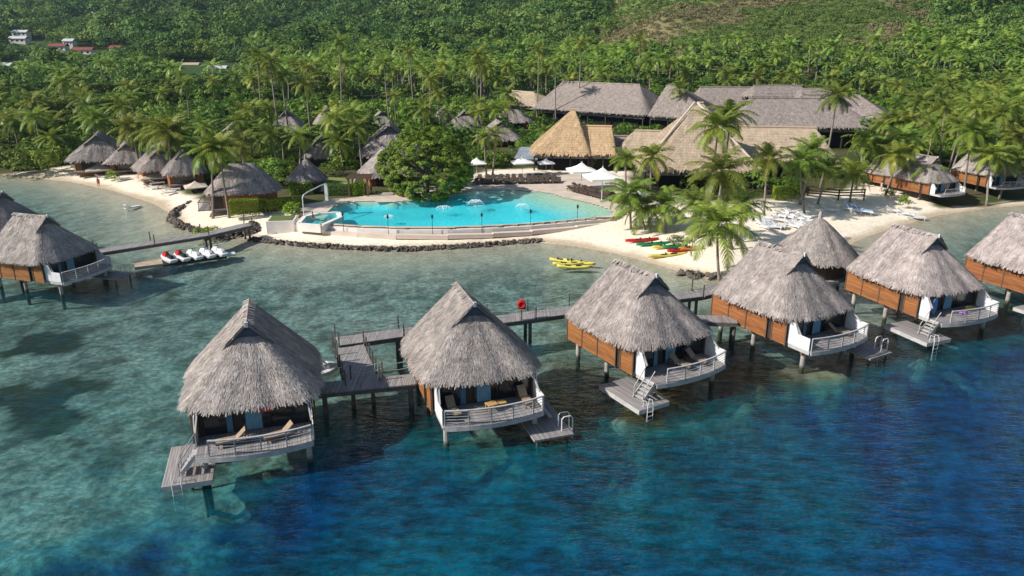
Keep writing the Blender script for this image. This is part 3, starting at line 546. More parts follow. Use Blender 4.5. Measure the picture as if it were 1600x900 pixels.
def hutw(i, x, y, z):
    X_, Y_, a = HUT[i]; a = math.radians(a); return Vector((X_ + x * math.cos(a) - y * math.sin(a), Y_ + x * math.sin(a) + y * math.cos(a), z))
pA = make_bungalow('A', 'nearest thatched overwater bungalow with swim platform at its lower left and dark open veranda', seed=3)
pB = make_bungalow('B', 'thatched overwater bungalow with pale blue curtains and a small honey table on its deck', seed=3)
place(pA, HUT[1][:2] + (0,), math.radians(HUT[1][2])); place(pB, HUT[2][:2] + (0,), math.radians(HUT[2][2]))
c3 = place(copy_tree(pA), HUT[3][:2] + (0,), math.radians(HUT[3][2]), 1, 'thatched overwater bungalow with two reclining chairs on its deck, in front of the kayaks')
c4 = place(copy_tree(pB), HUT[4][:2] + (0,), math.radians(HUT[4][2]), 1, 'thatched overwater bungalow in front of the small round hut, with white panel beside its deck')
c5 = place(copy_tree(pA), HUT[5][:2] + (0,), math.radians(HUT[5][2]), 1, 'thatched overwater bungalow with violet towel on its deck and stairs to a grey swim platform')
c6 = place(copy_tree(pB), HUT[6][:2] + (0,), math.radians(HUT[6][2]), 1, 'thatched overwater bungalow at the left edge with its near slope in shade above curved railing')
g = P(72, 338, 8.43 * .92); a6 = math.radians(71.6); HUT[6] = (g.x + .92 * 2.76 * math.sin(a6), g.y - .92 * 2.76 * math.cos(a6), 71.6); c6.location = (HUT[6][0], HUT[6][1], 0); c6.scale = (.92, .92, .92)
g = P(2, 300, 8.43 * .92); a7 = math.radians(71.6)
HUT[7] = (g.x + .92 * 2.76 * math.sin(a7), g.y - .92 * 2.76 * math.cos(a7), 71.6)
c7 = place(copy_tree(pB), HUT[7][:2] + (0,), a7, .92, 'thatched bungalow roof half hidden behind the shaded bungalow at the left edge')
g = P(1583, 333, 8.43); a8 = math.radians(24); HUT[8] = (g.x + 7.34 * math.sin(a8) , g.y - 7.34 * math.cos(a8), 24)
c8 = place(copy_tree(pA), HUT[8][:2] + (0,), a8, 1, 'thatched overwater bungalow cut off by the right edge of the picture')
for alt, objs in ((8, (c3, c5)), (17, (pB, c8)), (26, (c4, c7))):
    tmp = thing('alt', 'x', 'x'); rr0 = gablet_roof(tmp, 4.05, -.1, 9.3, 3.86, 7.4, 8.43, 4.42, 22000, alt, M['thatch'], W=.052, L=.52, fringe=1300)
    for o in objs:
        for ch in o.children:
            if ch.name.split('.')[0] == 'roof': ch.data = rr0.data
    for ch in list(rr0.children): bpy.data.objects.remove(ch)
    bpy.data.objects.remove(rr0); bpy.data.objects.remove(tmp)
# ---- small round hut on the walkway
def round_hut(label, r, H, He, zf, wall=True, n=5000, m='thatch', water=False, p=1.15, wm='darkwood'):
    t = thing('round_hut', label, 'hut'); S_ = roof_fn(r, -r, r, 0, 0, H, He, expo=2.2, p=p, wob=.05); V, Q, T = roof_parts(S_, n, 40 + int(r * 10), .55, .08, fringe=int(150 * r))
    ro = npmesh('roof', V, Q, M[m], T, t); MB().tube([(0, 0, H - .3), (0, 0, H + .25), (0, 0, H + .55)], [.22, .20, .12], 8).build('roof_cap', M[m], ro)
    w = MB(); w.prism([(r * .78 * math.cos(a * math.pi / 8), r * .78 * math.sin(a * math.pi / 8)) for a in range(16)], zf, He + .35); w.build('wall', M[wm], t)
    if water:
        MB().prism([(r * .95 * math.cos(a * math.pi / 8), r * .95 * math.sin(a * math.pi / 8)) for a in range(16)], zf - .2, zf).build('floor', M['deck'], t)
        for k in range(6): MB().tube([(r * .7 * math.cos(k * 1.047), r * .7 * math.sin(k * 1.047), -3), (r * .7 * math.cos(k * 1.047), r * .7 * math.sin(k * 1.047), zf - .2)], .16, 8).build('pile', M['concrete'], t)
    return t
c = P(1279, 411, 4.3); RH = (c.x + 1.2, c.y + 3.9); RHH = PY(1281, 333, RH[1]).z - .4
rh = round_hut('round pointed thatched hut standing between two overwater bungalows', 3.95, RHH, 4.3, 2.3, n=10000, water=True, wm='brownwood'); rh.location = (RH[0], RH[1], 0)
# ================================================================ WALKWAYS
def walkway(name, label, pts, wd, z, postgap=4.2, rope=True, pilegap=8.0, group='walkways over the lagoon', rails=(1, 1), ph=1.15, top=None):
    t = thing(name, label, 'walkway', group=group); pts = [Vector((p[0], p[1], z if len(p) < 3 else p[2])) for p in pts]; dk = MB(); be = MB(); ro = MB()
    Lt = sum((pts[i + 1] - pts[i]).length for i in range(len(pts) - 1)); side = {-1: [], 1: []}
    for i in range(len(pts) - 1):
        a, b = pts[i], pts[i + 1]; d = (b - a).normalized(); nn = Vector((-d.y, d.x, 0)); L_ = (b - a).length; k = max(1, int(L_ / .9))
        for j in range(k):
            p = a + d * (L_ * j / k + .012); q = a + d * (L_ * (j + 1) / k - .012); dk.beam(p - Vector((0, 0, .05)), q - Vector((0, 0, .05)), wd, .1)
        for s in (-1, 1): be.beam(a + nn * s * (wd / 2 - .1) - Vector((0, 0, .25)), b + nn * s * (wd / 2 - .1) - Vector((0, 0, .25)), .14, .3)
        kp = max(1, round(L_ / postgap))
        for j in range(kp + 1):
            if j == 0 and i > 0: continue
            p = a + (b - a) * j / kp
            for s in (-1, 1):
                if rails[0 if s < 0 else 1]: side[s].append(p + nn * s * (wd / 2 + .03))
        kk = max(1, round(L_ / pilegap))
        for j in range(kk + 1):
            if j == 0 and i > 0: continue
            p = a + (b - a) * min(max(j / kk, .05), .95)
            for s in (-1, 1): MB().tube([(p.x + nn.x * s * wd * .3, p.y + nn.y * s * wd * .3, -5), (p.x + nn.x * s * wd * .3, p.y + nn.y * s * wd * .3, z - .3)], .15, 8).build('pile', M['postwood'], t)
    dk.build('deck', M['deck'], t); be.build('beam', M['postwood'], t)
    for s in (-1, 1):
        for p in side[s]: MB().beam(p - Vector((0, 0, .35)), p + Vector((0, 0, ph)), .10).build('post', M['postwood'], t)
        if rope:
            for i in range(len(side[s]) - 1):
                a, b = side[s][i], side[s][i + 1]
                if (b - a).length > postgap * 1.8: continue
                for hh in (.55, 1.0):
                    ro.tube([a + (b - a) * q + Vector((0, 0, hh * ph - .22 * math.sin(math.pi * q))) for q in (0, .25, .5, .75, 1)], .017, 4, False)
    if rope: ro.build('rope', M['rail'], t)
    return t
ZW = 2.4
def W2(lst, z=ZW): return [tuple(P(u, v, z)) for u, v in lst]
rhp = (RH[0] - 3.0, RH[1] - .6)
mainw = W2([(527, 533), (627, 519), (700, 509), (831, 492), (960, 474), (1090, 458)]) + [(rhp[0], rhp[1], ZW)]
walkway('walkway', 'long grey plank walkway running behind the front bungalows to the round hut', mainw, 1.9, ZW)
walkway('walkway', 'short railed cross walkway stepping down from the main walkway toward the nearest bungalows', W2([(545, 541), (567, 598)]), 2.3, ZW - .05, rope=False, postgap=1.5, pilegap=20)
e1 = hutw(1, 3.3, 6.6, ZW - .01); e2 = hutw(2, -3.6, 6.0, ZW - .01)
walkway('walkway', 'plank link with a white rope rail joining the two nearest bungalows', [tuple(P(498, 606, ZW - .01)), tuple(P(648, 592, ZW - .01))], 1.7, ZW - .1, postgap=2.6, rails=(0, 1))
walkway('walkway', 'short plank link with dark support below, beside the bungalow in front of the round hut', W2([(1085, 497), (1150, 499)]), 1.6, ZW - .06, postgap=9, rope=False, ph=.0, rails=(0, 0))
h7 = hutw(7, -3.5, 5.0, ZW); jl = P(388, 352, 2.2)
walkway('walkway', 'long straight plank jetty from the shore behind the personal watercraft to the left bungalows', [(jl.x, jl.y, 2.35), tuple(P(320, 366, 2.3)), tuple(P(150, 393, 2.3)), tuple(P(20, 412, 2.3)), tuple(P(-160, 440, 2.3))], 1.7, 2.3, postgap=5.2, pilegap=9, rope=False)
# rails of the stepped cross walkway
# lifebuoy box
c = P(815, 500, ZW); t = thing('lifebuoy_box', 'red lifebuoy box on a post at the edge of the long walkway', 'lifebuoy box', (c.x, c.y, ZW))
MB().beam((0, 0, -.3), (0, 0, 1.0), .12).build('post', M['postwood'], t)
b = MB(); b.tube([(0, -.16, 1.45), (0, .16, 1.45)], .36, 16); b.box(-.32, .32, -.14, .14, 1.05, 1.45); bo = b.build('box', M['red'], t)
MB().tube([(.26 * math.cos(k * .52), -.19, 1.45 + .26 * math.sin(k * .52)) for k in range(13)], .05, 6, False).build('buoy_ring', M['red'], bo)
# ================================================================ DECK FURNITURE
def lounger(label, group=None, mt='canvas', fm='white', back=.5, cat='sun lounger', name='sun_lounger'):
    t = thing(name, label, cat, group=group)
    fr = MB(); fr.box(-.33, -.28, 0 - .95, .95, .26, .33); fr.box(.28, .33, -.95, .95, .26, .33)
    for y in (-.95, .9): fr.box(-.33, .33, y, y + .05, .26, .33)
    fr.build('frame', M[fm], t)
    for x in (-.29, .29):
        for y in (-.8, .75): MB().box(x - .03, x + .03, y - .03, y + .03, 0, .27).build('leg', M[fm], t)
    MB().box(-.29, .29, -.92, .25, .33, .40).build('seat', M[mt], t)
    s, c_ = math.sin(back), math.cos(back); b = MB(); b.beam((0, .25, .38), (0, .25 + .75 * c_, .38 + .75 * s), .58, .07); b.build('backrest', M[mt], t)
    return t
def on_hut(o, i, x, y, z, rz, label=None):
    p = hutw(i, x, y, z); o.location = p; o.rotation_euler = (0, 0, math.radians(HUT[i][2]) + rz)
    if label: o['label'] = label
    return o
L0 = lounger('tan reclining chair, the left of two side by side on the curved deck', 'reclining chairs on bungalow decks', 'cushion', 'brownwood', .75); on_hut(L0, 3, .0, -.5, F0 + .01, .35)
on_hut(copy_tree(L0), 3, 1.6, -.5, F0 + .01, .3, 'tan reclining chair, the right of two side by side on the curved deck')
on_hut(copy_tree(L0), 1, -1.3, -.9, F0 + .01, -1.45, 'tan reclining chair behind the rail of the nearest bungalow, left one')
on_hut(copy_tree(L0), 1, 1.4, -1.0, F0 + .01, -1.3, 'tan reclining chair behind the rail of the nearest bungalow, right one')
on_hut(copy_tree(L0), 4, 1.4, -.5, F0 + .01, .6, 'reclining chair in the shade of the deck in front of the round hut')
def table(label, w_, d_, h_, mt, name='low_table'):
    t = thing(name, label, 'table'); MB().box(-w_ / 2, w_ / 2, -d_ / 2, d_ / 2, h_ - .05, h_).build('tabletop', M[mt], t)
    for x in (-1, 1):
        for y in (-1, 1): MB().box(x * (w_ / 2 - .06) - .03, x * (w_ / 2 - .06) + .03, y * (d_ / 2 - .06) - .03, y * (d_ / 2 - .06) + .03, 0, h_ - .05).build('leg', M[mt], t)
    return t
M['honey'] = mat('honey_wood', (.55, .33, .12), .6)
on_hut(table('small honey coloured table on the deck behind the curved rail', .7, .6, .5, 'honey'), 2, .1, -.7, F0 + .01, .2)
on_hut(table('second small honey table close to the one on the same deck', .5, .5, .42, 'honey'), 2, .85, -.55, F0 + .01, .1)
on_hut(lounger('cushioned chair in the corner of the veranda beside the blue curtains', None, 'cushion', 'brownwood', .9), 2, 2.5, -.4, F0 + .01, .1)
on_hut(lounger('cushioned chair in the left corner of the veranda beside the blue curtains', None, 'cushion', 'brownwood', .9), 2, -2.4, -.4, F0 + .01, .1)
t = thing('towel', 'violet towel lying rumpled on the deck floor', 'towel'); m_ = MB(); n = 8
V = [(i * .15 - .6, j * .12 - .4, .06 + .05 * math.sin(i * 1.7 + j)) for j in range(n) for i in range(9)]; m_.add(V, [(j * 9 + i, j * 9 + i + 1, (j + 1) * 9 + i + 1, (j + 1) * 9 + i) for j in range(n - 1) for i in range(8)]); m_.add([(x, y, 0) for x, y, z in V], [(j * 9 + i, (j + 1) * 9 + i, (j + 1) * 9 + i + 1, j * 9 + i + 1) for j in range(n - 1) for i in range(8)]); m_.build('cloth', M['purple'], t); on_hut(t, 5, .6, -.5, F0 + .01, 0)
t = thing('swim_ring', 'lime swim ring lying on the deck near the violet towel', 'swim ring'); MB().tube([(.35 * math.cos(k * .4487), .35 * math.sin(k * .4487), .1) for k in range(15)], .1, 7, False).build('ring', M['yellow'], t); on_hut(t, 5, 1.9, -.2, F0 + .01, 0)
t = thing('paddle_board', 'blue oval board leaning against the deck post near the violet towel', 'board'); b = MB(); b.loft([[(.32 * k * math.cos(a), y, .85 + .75 * k * math.sin(a)) for a in [j * math.pi / 8 for j in range(16)]] for y, k in ((-.04, .9), (0, 1), (.04, .9))]); b.build('board_body', M['blue'], t); on_hut(t, 5, -2.5, -.2, F0 + .01, 0)
t = thing('beach_towel', 'orange red towel hung inside the dark veranda of the nearest bungalow', 'towel')
b = MB(); b.loft([[(x, .04 * math.sin(x * 14) + dy, 1.55 + .1 * math.cos(x * 3)) for x in np.linspace(-.5, .5, 9)] + [(x, .04 * math.sin(x * 14) + dy, .95) for x in np.linspace(.5, -.5, 9)] for dy in (0, .02)]); b.build('cloth', M['red'], t); on_hut(t, 1, .6, .3, F0 + .3, 0)
# ================================================================ BOATS
def hull_rings(L_, W_, Hh, n=11, keel=.0, rock=.1, tip=.04):
    R_ = []
    for i in range(n):
        t_ = i / (n - 1); y = (t_ - .5) * L_; k = max(tip, (math.sin(math.pi * t_)) ** .55); wv = W_ / 2 * k; rz = rock * (2 * t_ - 1) ** 2
        R_.append([(wv * a, y, rz + Hh * b) for a, b in ((-1, .75), (-.8, .3), (-.35, 0), (.35, 0), (.8, .3), (1, .75), (.75, 1), (.3, .92), (-.3, .92), (-.75, 1))])
    return R_
def kayak(label, mt, L_=3.6, W_=.78):
    t = thing('kayak', label, 'kayak', group='kayaks'); MB().loft(hull_rings(L_, W_, .34)).build('hull', M[mt], t, True)
    for y in (-.55, .65): b = MB(); b.loft([[(.24 * math.cos(a) * k, y + .33 * math.sin(a) * k, z) for a in [j * math.pi / 6 for j in range(12)]] for k, z in ((1.05, .30), (1.0, .355), (.8, .335))]); b.build('seat_well', M['black'], t)
    for y in (-.25, .95): MB().box(-.2, .2, y, y + .05, .3, .52).build('seat_back', M['black'], t)
    return t
for i, (u, v, a, mt, lb, L_) in enumerate([(1003, 378, 78, 'red', 'red kayak on the sand, highest of the row below the palms', 4.4), (1021, 384, 80, 'green', 'green kayak on the sand between a red and a yellow one', 4.4), (1041, 388.5, 78, 'yellow', 'yellow kayak drawn up on the sand between two green ones', 3.6), (1055, 388, 76, 'green', 'dark green short kayak on the sand above the second red one', 3.2),
                                       (1063, 394, 76, 'red', 'second red kayak on the sand, tucked above the lowest yellow one', 3.4), (1080, 391, 79, 'orange', 'orange kayak half hidden by the palm fronds', 3.2), (1043, 402, 76, 'yellow', 'long yellow kayak nearest the water on the beach', 5.0)]):
    k = kayak(lb, mt, L_); c = P(u, v, 1.0); z = gz(c.x, c.y); c = P(u, v, z); k.location = (c.x, c.y, z + .05); k.rotation_euler = (0, 0, -math.radians(a))
for u, v, a, lb in [(884, 410, 70, 'yellow kayak floating in the shallows, rearmost of the four'), (890, 414, 95, 'yellow kayak floating in the shallows, second from the back'), (905, 412, 65, 'yellow kayak floating in the shallows, nearest the beach'), (897, 419, 84, 'yellow kayak floating in the shallows, frontmost of the four')]:
    k = kayak(lb, 'yellow', 3.9); c = P(u, v, SEA); k.location = (c.x, c.y, SEA - .03); k.rotation_euler = (0, 0, math.radians(a)); k['group'] = 'yellow kayaks afloat'
def jetski(label, accent):
    t = thing('personal_watercraft', label, 'jet ski', group='personal watercraft on the floating dock')
    R_ = []
    for y, w_, z0, z1 in ((-1.45, .45, .12, .42), (-1.2, .55, .0, .48), (-.4, .6, 0, .5), (.4, .58, .02, .55), (1.0, .45, .12, .62), (1.45, .2, .35, .6), (1.6, .05, .48, .56)): R_.append([(-w_, y, z1 - .08), (-w_ * .8, y, z0 + .08), (0, y, z0), (w_ * .8, y, z0 + .08), (w_, y, z1 - .08), (w_ * .7, y, z1), (-w_ * .7, y, z1)])
    MB().loft(R_).build('hull', M['white'], t, False)
    R_ = [[(-w_, y, z0), (w_, y, z0), (w_ * .6, y, z1), (-w_ * .6, y, z1)] for y, w_, z0, z1 in ((.15, .3, .5, .95), (.5, .38, .52, 1.02), (1.0, .32, .58, .86), (1.4, .12, .58, .66))]
    MB().loft(R_).build('hood', M[accent], t)
    R_ = [[(-w_, y, .48), (w_, y, .48), (w_ * .75, y, z1), (-w_ * .75, y, z1)] for y, w_, z1 in ((-1.1, .2, .66), (-.9, .24, .8), (-.3, .22, .78), (.15, .18, .86))]
    MB().loft(R_).build('seat', M['black' if accent != 'white' else 'white'], t)
    b = MB(); b.beam((-.42, .2, 1.1), (.42, .2, 1.1), .05); b.beam((0, .35, .9), (0, .2, 1.1), .1); b.build('handlebar', M['black'], t); return t
dl = P(240, 410, .7); dr = P(345, 397, .7); dd = (dr - dl); dlen = dd.length; dang = math.atan2(dd.y, dd.x)
t = thing('floating_dock', 'low floating dock carrying a row of white personal watercraft beside the jetty', 'dock', (dl.x, dl.y, SEA), dang)
MB().box(-2.0, .9, -1.1, 1.1, .02, .34).build('tan_pontoon', M['tan'], t); MB().box(.92, dlen + .5, -1.2, 1.0, .02, .22).build('grey_pontoon', M['black'], t); MB().box(dlen + .55, dlen + 1.6, -.5, .5, .03, .28).build('end_float', M['white'], t)
for k in range(5):
    x = 1.6 + k * (dlen - 1.6) / 4.1; j = jetski(['first personal watercraft from the left on the floating dock, red hood', 'second watercraft from the left on the dock, red hood', 'white watercraft in the middle of the row on the dock', 'white watercraft second from the right on the dock', 'rightmost white watercraft on the floating dock'][k], 'red' if k < 2 else 'white')
    j.location = (dl.x + math.cos(dang) * x, dl.y + math.sin(dang) * x, .24 + SEA); j.rotation_euler = (0, 0, dang + .35)
j = jetski('dark hulled watercraft with pale hood moored between the nearest bungalow and the walkway', 'white'); c = P(508, 590, .2); j.location = (c.x - .2, c.y, SEA); j.rotation_euler = (0, 0, -.9)
j.children[0].data.materials[0] = M['black']; j['group'] = 'moored craft'
# ================================================================ POOL
def poly2(px, z): return [tuple(P(u, v, z)[:2]) for u, v in px]
def flat(name, poly, z, m, parent=None):
    b = MB(); b.add([(x, y, z) for x, y in poly], [tuple(range(len(poly)))]); return b.build(name, m, parent)
def water2(name, tint, sc_, alpha=.35, bsc=3.0, bd=.03):
    m = bpy.data.materials.new(name); m.use_nodes = True; n = m.node_tree; N = n.nodes.new; L = n.links.new; n.nodes.remove(n.nodes['Principled BSDF'])
    t = N('ShaderNodeBsdfTransparent'); t.inputs[0].default_value = (*tint, 1); d = N('ShaderNodeBsdfDiffuse'); d.inputs[0].default_value = (*sc_, 1); a = N('ShaderNodeAddShader'); L(t.outputs[0], a.inputs[0]); L(d.outputs[0], a.inputs[1])
    tc = N('ShaderNodeTexCoord'); no = N('ShaderNodeTexNoise'); no.inputs['Scale'].default_value = bsc; no.inputs['Detail'].default_value = 3; L(tc.outputs['Object'], no.inputs[0]); bp = N('ShaderNodeBump'); bp.inputs['Distance'].default_value = bd; L(no.outputs[0], bp.inputs['Height'])
    g_ = N('ShaderNodeBsdfGlossy'); g_.inputs['Roughness'].default_value = .06; L(bp.outputs[0], g_.inputs['Normal'])
    x = N('ShaderNodeMixShader'); L(schlick(n, bp.outputs[0]), x.inputs[0]); L(a.outputs[0], x.inputs[1]); L(g_.outputs[0], x.inputs[2]); L(x.outputs[0], n.nodes['Material Output'].inputs[0]); return m
PW = P2 = [tuple(p) for p in pool]
cx_, cy_ = np.mean(pool, 0)
poolt = thing('swimming_pool', 'large turquoise infinity pool with a pale beach entry on its right side', 'swimming pool')
# basin: rings of rising floor; the photo's pool shelves up to sand colour at the right and back right
xs_ = np.arange(pool[:, 0].min() - .6, pool[:, 0].max() + .6, .5); ys_ = np.arange(pool[:, 1].min() - .6, pool[:, 1].max() + .6, .5)
Xp, Yp, Qp = grid(xs_, ys_); ip = inside(Xp, Yp, pool); dp = pdist(Xp, Yp, pool); front = pl([(505, 348), (560, 352), (620, 354), (700, 354), (770, 351.5), (830, 348), (890, 343), (952, 337)], POOLZ)
dfr = pdist(Xp, Yp, front, False); beach = pl([(958, 333), (945, 325), (915, 316), (880, 309), (862, 303), (840, 300), (800, 297)], POOLZ); db = pdist(Xp, Yp, beach, False)
zp_ = POOLZ - .03 - np.minimum(.075 * np.maximum(db - .1, 0), 1.0) * np.clip(dp / .25, .05, 1); keep = ip | (dp < .75)
zp_ = np.where(ip, zp_, POOLZ - .06)
sn = np.clip((zp_ - (POOLZ - .62)) / .45, 0, 1)[:, None]; colp = (np.array([.085, .56, .62])[None] * (1 + .5 * (fbm(Xp, Yp, 5, 4, 3) - .5))[:, None]) * (1 - sn) + np.array([.66, .52, .36])[None] * sn
# square patches of lighter tile seen as paler bands near the left end
kq = keep[Qp].all(1)
npmesh('basin', np.stack([Xp, Yp, zp_], 1), Qp[kq], M['ground'], parent=poolt, smooth=True, extra={'albedo': ('FLOAT_COLOR', np.hstack([colp, np.ones((len(colp), 1))]))})
M['poolwater'] = water2('pool_water', (.70, .98, .99), (.0, .05, .065), bd=.03)
flat('pool_surface', PW, POOLZ, M['poolwater'], poolt)
cop = MB(); fpts = [Vector((*p, 0)) for p in front]
for i in range(len(fpts) - 1):
    d_ = (fpts[i + 1] - fpts[i]).normalized(); nn_ = Vector((d_.y, -d_.x, 0))
    a, b = fpts[i], fpts[i + 1]; cop.beam(a + nn_ * .12 + Vector((0, 0, POOLZ - .05)), b + nn_ * .12 + Vector((0, 0, POOLZ - .05)), .3, .12)
cop.build('coping', M['stonelight'] if 'stonelight' in M else M['paving'], poolt)
# low outer wall and gutter ledge in front of the pool
wl = MB(); px_w = [(452, 350), (505, 352.5), (560, 356.5), (620, 358.5), (700, 358.5), (770, 356), (830, 352.5), (890, 347), (958, 340)]; pts_w = [P(u, v, 1.7) for u, v in px_w]
for i in range(len(pts_w) - 1): a, b = pts_w[i], pts_w[i + 1]; wl.beam((a.x, a.y, 1.15), (b.x, b.y, 1.15), .5, 1.1)
tag(wl.build('retaining_wall', M['wallwhite']), 'long low pale wall curving along the seaward edge of the pool', 'wall')
wl = MB(); px_w = [(505, 359), (560, 363), (620, 365.5), (700, 365.5), (770, 363), (830, 359), (900, 352), (965, 345)]; pts_w = [P(u, v, 1.35) for u, v in px_w]
for i in range(len(pts_w) - 1): a, b = pts_w[i], pts_w[i + 1]; wl.beam((a.x, a.y, 1.06), (b.x, b.y, .95), .8, .5)
tag(wl.build('stone_ledge', mat('ledge_stone', (.66, .56, .48), .9, (.58, .48, .40), .5)), 'flat pinkish ledge at the foot of the pool wall', 'ledge')
# pool deck paving: sheet around the back of the pool
DECKPX = [(500, 345), (470, 336), (455, 340), (448, 332), (470, 322), (505, 316), (600, 300), (700, 284), (740, 274), (830, 270), (940, 272), (978, 285), (985, 330), (962, 340)]
dkp = pl(DECKPX, 1.95)
Xd, Yd, Qd = grid(np.arange(dkp[:, 0].min(), dkp[:, 0].max(), .5), np.arange(dkp[:, 1].min(), dkp[:, 1].max(), .5))
ind = inside(Xd, Yd, dkp) & ~(inside(Xd, Yd, pool) & (pdist(Xd, Yd, pool) > .25)) ; zt = ground(Xd, Yd)[0]
tag(npmesh('pool_terrace', np.stack([Xd, Yd, np.full_like(Xd, 1.935)], 1), Qd[ind[Qd].all(1)], M['paving']), 'pale paved terrace around the pool', kind='structure')
# spa pool with white rim and divider
spa = thing('spa_pool', 'small raised spa pool with white rim at the left end of the big pool', 'spa pool')
SP = poly2([(466, 349), (502, 352), (534, 338), (528, 331.5), (498, 333), (476, 338)], 2.15); r = MB(); n = len(SP); ctr = np.mean(SP, 0)
for i in range(n):
    a = Vector((*SP[i], 0)); b = Vector((*SP[(i + 1) % n], 0)); r.beam(a + Vector((0, 0, 1.7)), b + Vector((0, 0, 1.7)), .55, 1.0)
r.build('rim', M['wallwhite'], spa); flat('spa_water', [tuple(ctr + (np.array(p) - ctr) * .97) for p in SP], 2.05, M['poolwater'], spa); flat('spa_floor', [tuple(ctr + (np.array(p) - ctr) * .97) for p in SP], 1.5, mat('spa_tile', (.12, .50, .55), .5), spa)
a = P(415, 351, 1.8); b_ = P(457, 351, 1.8)
pb = thing('planter_box', 'big square white planter box at the seaward end of the pool wall', 'planter'); c = (a + b_) / 2
q = MB(); q.box(-1.75, 1.75, -1.6, 1.6, .6, 2.3); q.build('box', M['wallwhite'], pb); MB().box(-1.5, 1.5, -1.35, 1.35, 2.31, 2.36).build('grass_top', mat('lawn', (.10, .15, .03), .9, (.13, .14, .05), 2), pb); pb.location = (c.x, c.y + 1.4, 0); pb.rotation_euler.z = .12
# swan-neck shower pipe over the spa
sp = P(475, 336, 2.0); t = thing('shower_pipe', 'bent white pipe arching over the spa pool', 'shower pipe', (sp.x, sp.y, 2))
MB().tube([(0, 0, -.4), (0, 0, 2.4), (.15, .2, 2.75), (.5, .9, 2.95), (1.6, 3.6, 3.3), (2.1, 4.8, 3.4)], .075, 8).build('pipe', M['white'], t); MB().box(1.9, 2.3, 4.5, 4.9, 1.0, 3.2).build('pillar', M['wallwhite'], t)
# fountains
for u, v, R, H_, lb in ((743, 318, 1.8, 1.0, 'white bell shaped fountain spray in the middle of the pool'), (693, 323, 1.6, .4, 'low foaming spray in the pool beside the big tree'), (607, 336, 1.0, .25, 'faint bubbling jet near the left end of the pool'), (816, 322, 1.5, .7, 'white fountain spray toward the right end of the pool')):
    c = P(u, v, POOLZ + .3); t = thing('fountain', lb, 'fountain', (c.x, c.y, POOLZ)); g_ = MB(); rr_ = random.Random(u)
    for k in range(int(420 * (H_ + .3))):
        a = rr_.random() * 6.283; q = rr_.random(); x = R * q; z = H_ * (4 * (.15 + q * .85) * (1 - (.15 + q * .85))) + rr_.uniform(-.05, .12); s_ = rr_.uniform(.04, .10)
        g_.add([(x * math.cos(a) - s_, x * math.sin(a), z), (x * math.cos(a) + s_, x * math.sin(a), z + s_ * .3), (x * math.cos(a), x * math.sin(a) + s_, z + s_)], [(0, 1, 2)])
    g_.build('spray', M['foam'], t); t.scale = (.72, .72, .72); MB().tube([(0, 0, -.5), (0, 0, .12)], .12, 8).build('nozzle', M['white'], t)
# torches on poles
def torch():
    t = thing('garden_torch', 'thin dark pole torch standing on the pool ledge', 'torch', group='pole torches in front of the pool')
    MB().tube([(0, 0, -1.1), (0, 0, 1.9)], .035, 6).build('pole', M['darkwood'], t); MB().tube([(0, 0, 1.85), (0, 0, 2.0), (0, 0, 2.3), (0, 0, 2.4)], [.06, .14, .12, .05], 8).build('torch_head', M['black'], t); return t
t0 = None
for u, v, lb in ((537, 360, 'thin dark torch pole before the pool, first from the left'), (607, 364, 'thin dark torch pole before the pool, second from the left'), (676, 364, 'thin dark torch pole before the pool, third from the left'), (753, 361, 'thin dark torch pole before the pool, third from the right'), (829, 355, 'thin dark torch pole before the pool, second from the right'), (902, 347, 'thin dark torch pole before the pool, first from the right')):
    t = torch() if t0 is None else copy_tree(t0); t0 = t0 or t; c = P(u, v, 1.4); place(t, (c.x, c.y, 1.4), 0, 1, lb)
# rock revetment
def rocks(name, px, width, n, label, z0=.4, size=(.3, .7), h=.5):
    pts = [P(u, v, 0.5) for u, v in px]; b = MB(); rr_ = random.Random(n); seg = [(pts[i + 1] - pts[i]).length for i in range(len(pts) - 1)]; tot = sum(seg)
    for k in range(n):
        s_ = rr_.random() * tot; i = 0
        while s_ > seg[i]: s_ -= seg[i]; i += 1
        d_ = (pts[i + 1] - pts[i]).normalized(); nn_ = Vector((-d_.y, d_.x, 0)); w_ = rr_.uniform(-1, 1); p = pts[i] + d_ * s_ + nn_ * w_ * width / 2; sz = rr_.uniform(*size) * .5
        z = z0 + h * (1 - abs(w_)) * rr_.uniform(.6, 1.1); i0 = len(b.v); b.sphere((p.x, p.y, z), (sz * rr_.uniform(.8, 1.4), sz * rr_.uniform(.8, 1.3), sz * rr_.uniform(.6, 1.0)), 6, 4); tn = rr_.uniform(.4, 1.7)
        b.v[i0:] = [(x + rr_.uniform(-.1, .1) * sz * 2.4, y + rr_.uniform(-.1, .1) * sz * 2.4, zz + rr_.uniform(-.1, .1) * sz * 2) for x, y, zz in b.v[i0:]]; b.c[-24:] = [tn] * 24
    return tag(b.build(name, M['stone']), label, 'rock wall')
rocks('rock_wall', [(392, 373), (450, 380), (500, 384), (560, 387.5), (620, 389), (680, 387), (760, 382), (848, 375)], 1.2, 800, 'long low wall of dark boulders along the water below the pool', h=.35, size=(.22, .5))
rocks('rock_wall', [(300, 317), (275, 330), (268, 342), (285, 354), (310, 361)], 1.3, 200, 'curved low rock edge around the sandy point beside the left cove', h=.55)
rocks('rock_wall', [(320, 366), (350, 369), (395, 364), (396, 352)], 2.2, 200, 'dark rocks piled under the shore end of the jetty', h=.8)
rocks('rock_edge', [(1060, 425), (1100, 432), (1150, 432), (1180, 428)], 1.6, 90, 'scattered dark rocks on the sand below the leaning palm', h=.4)
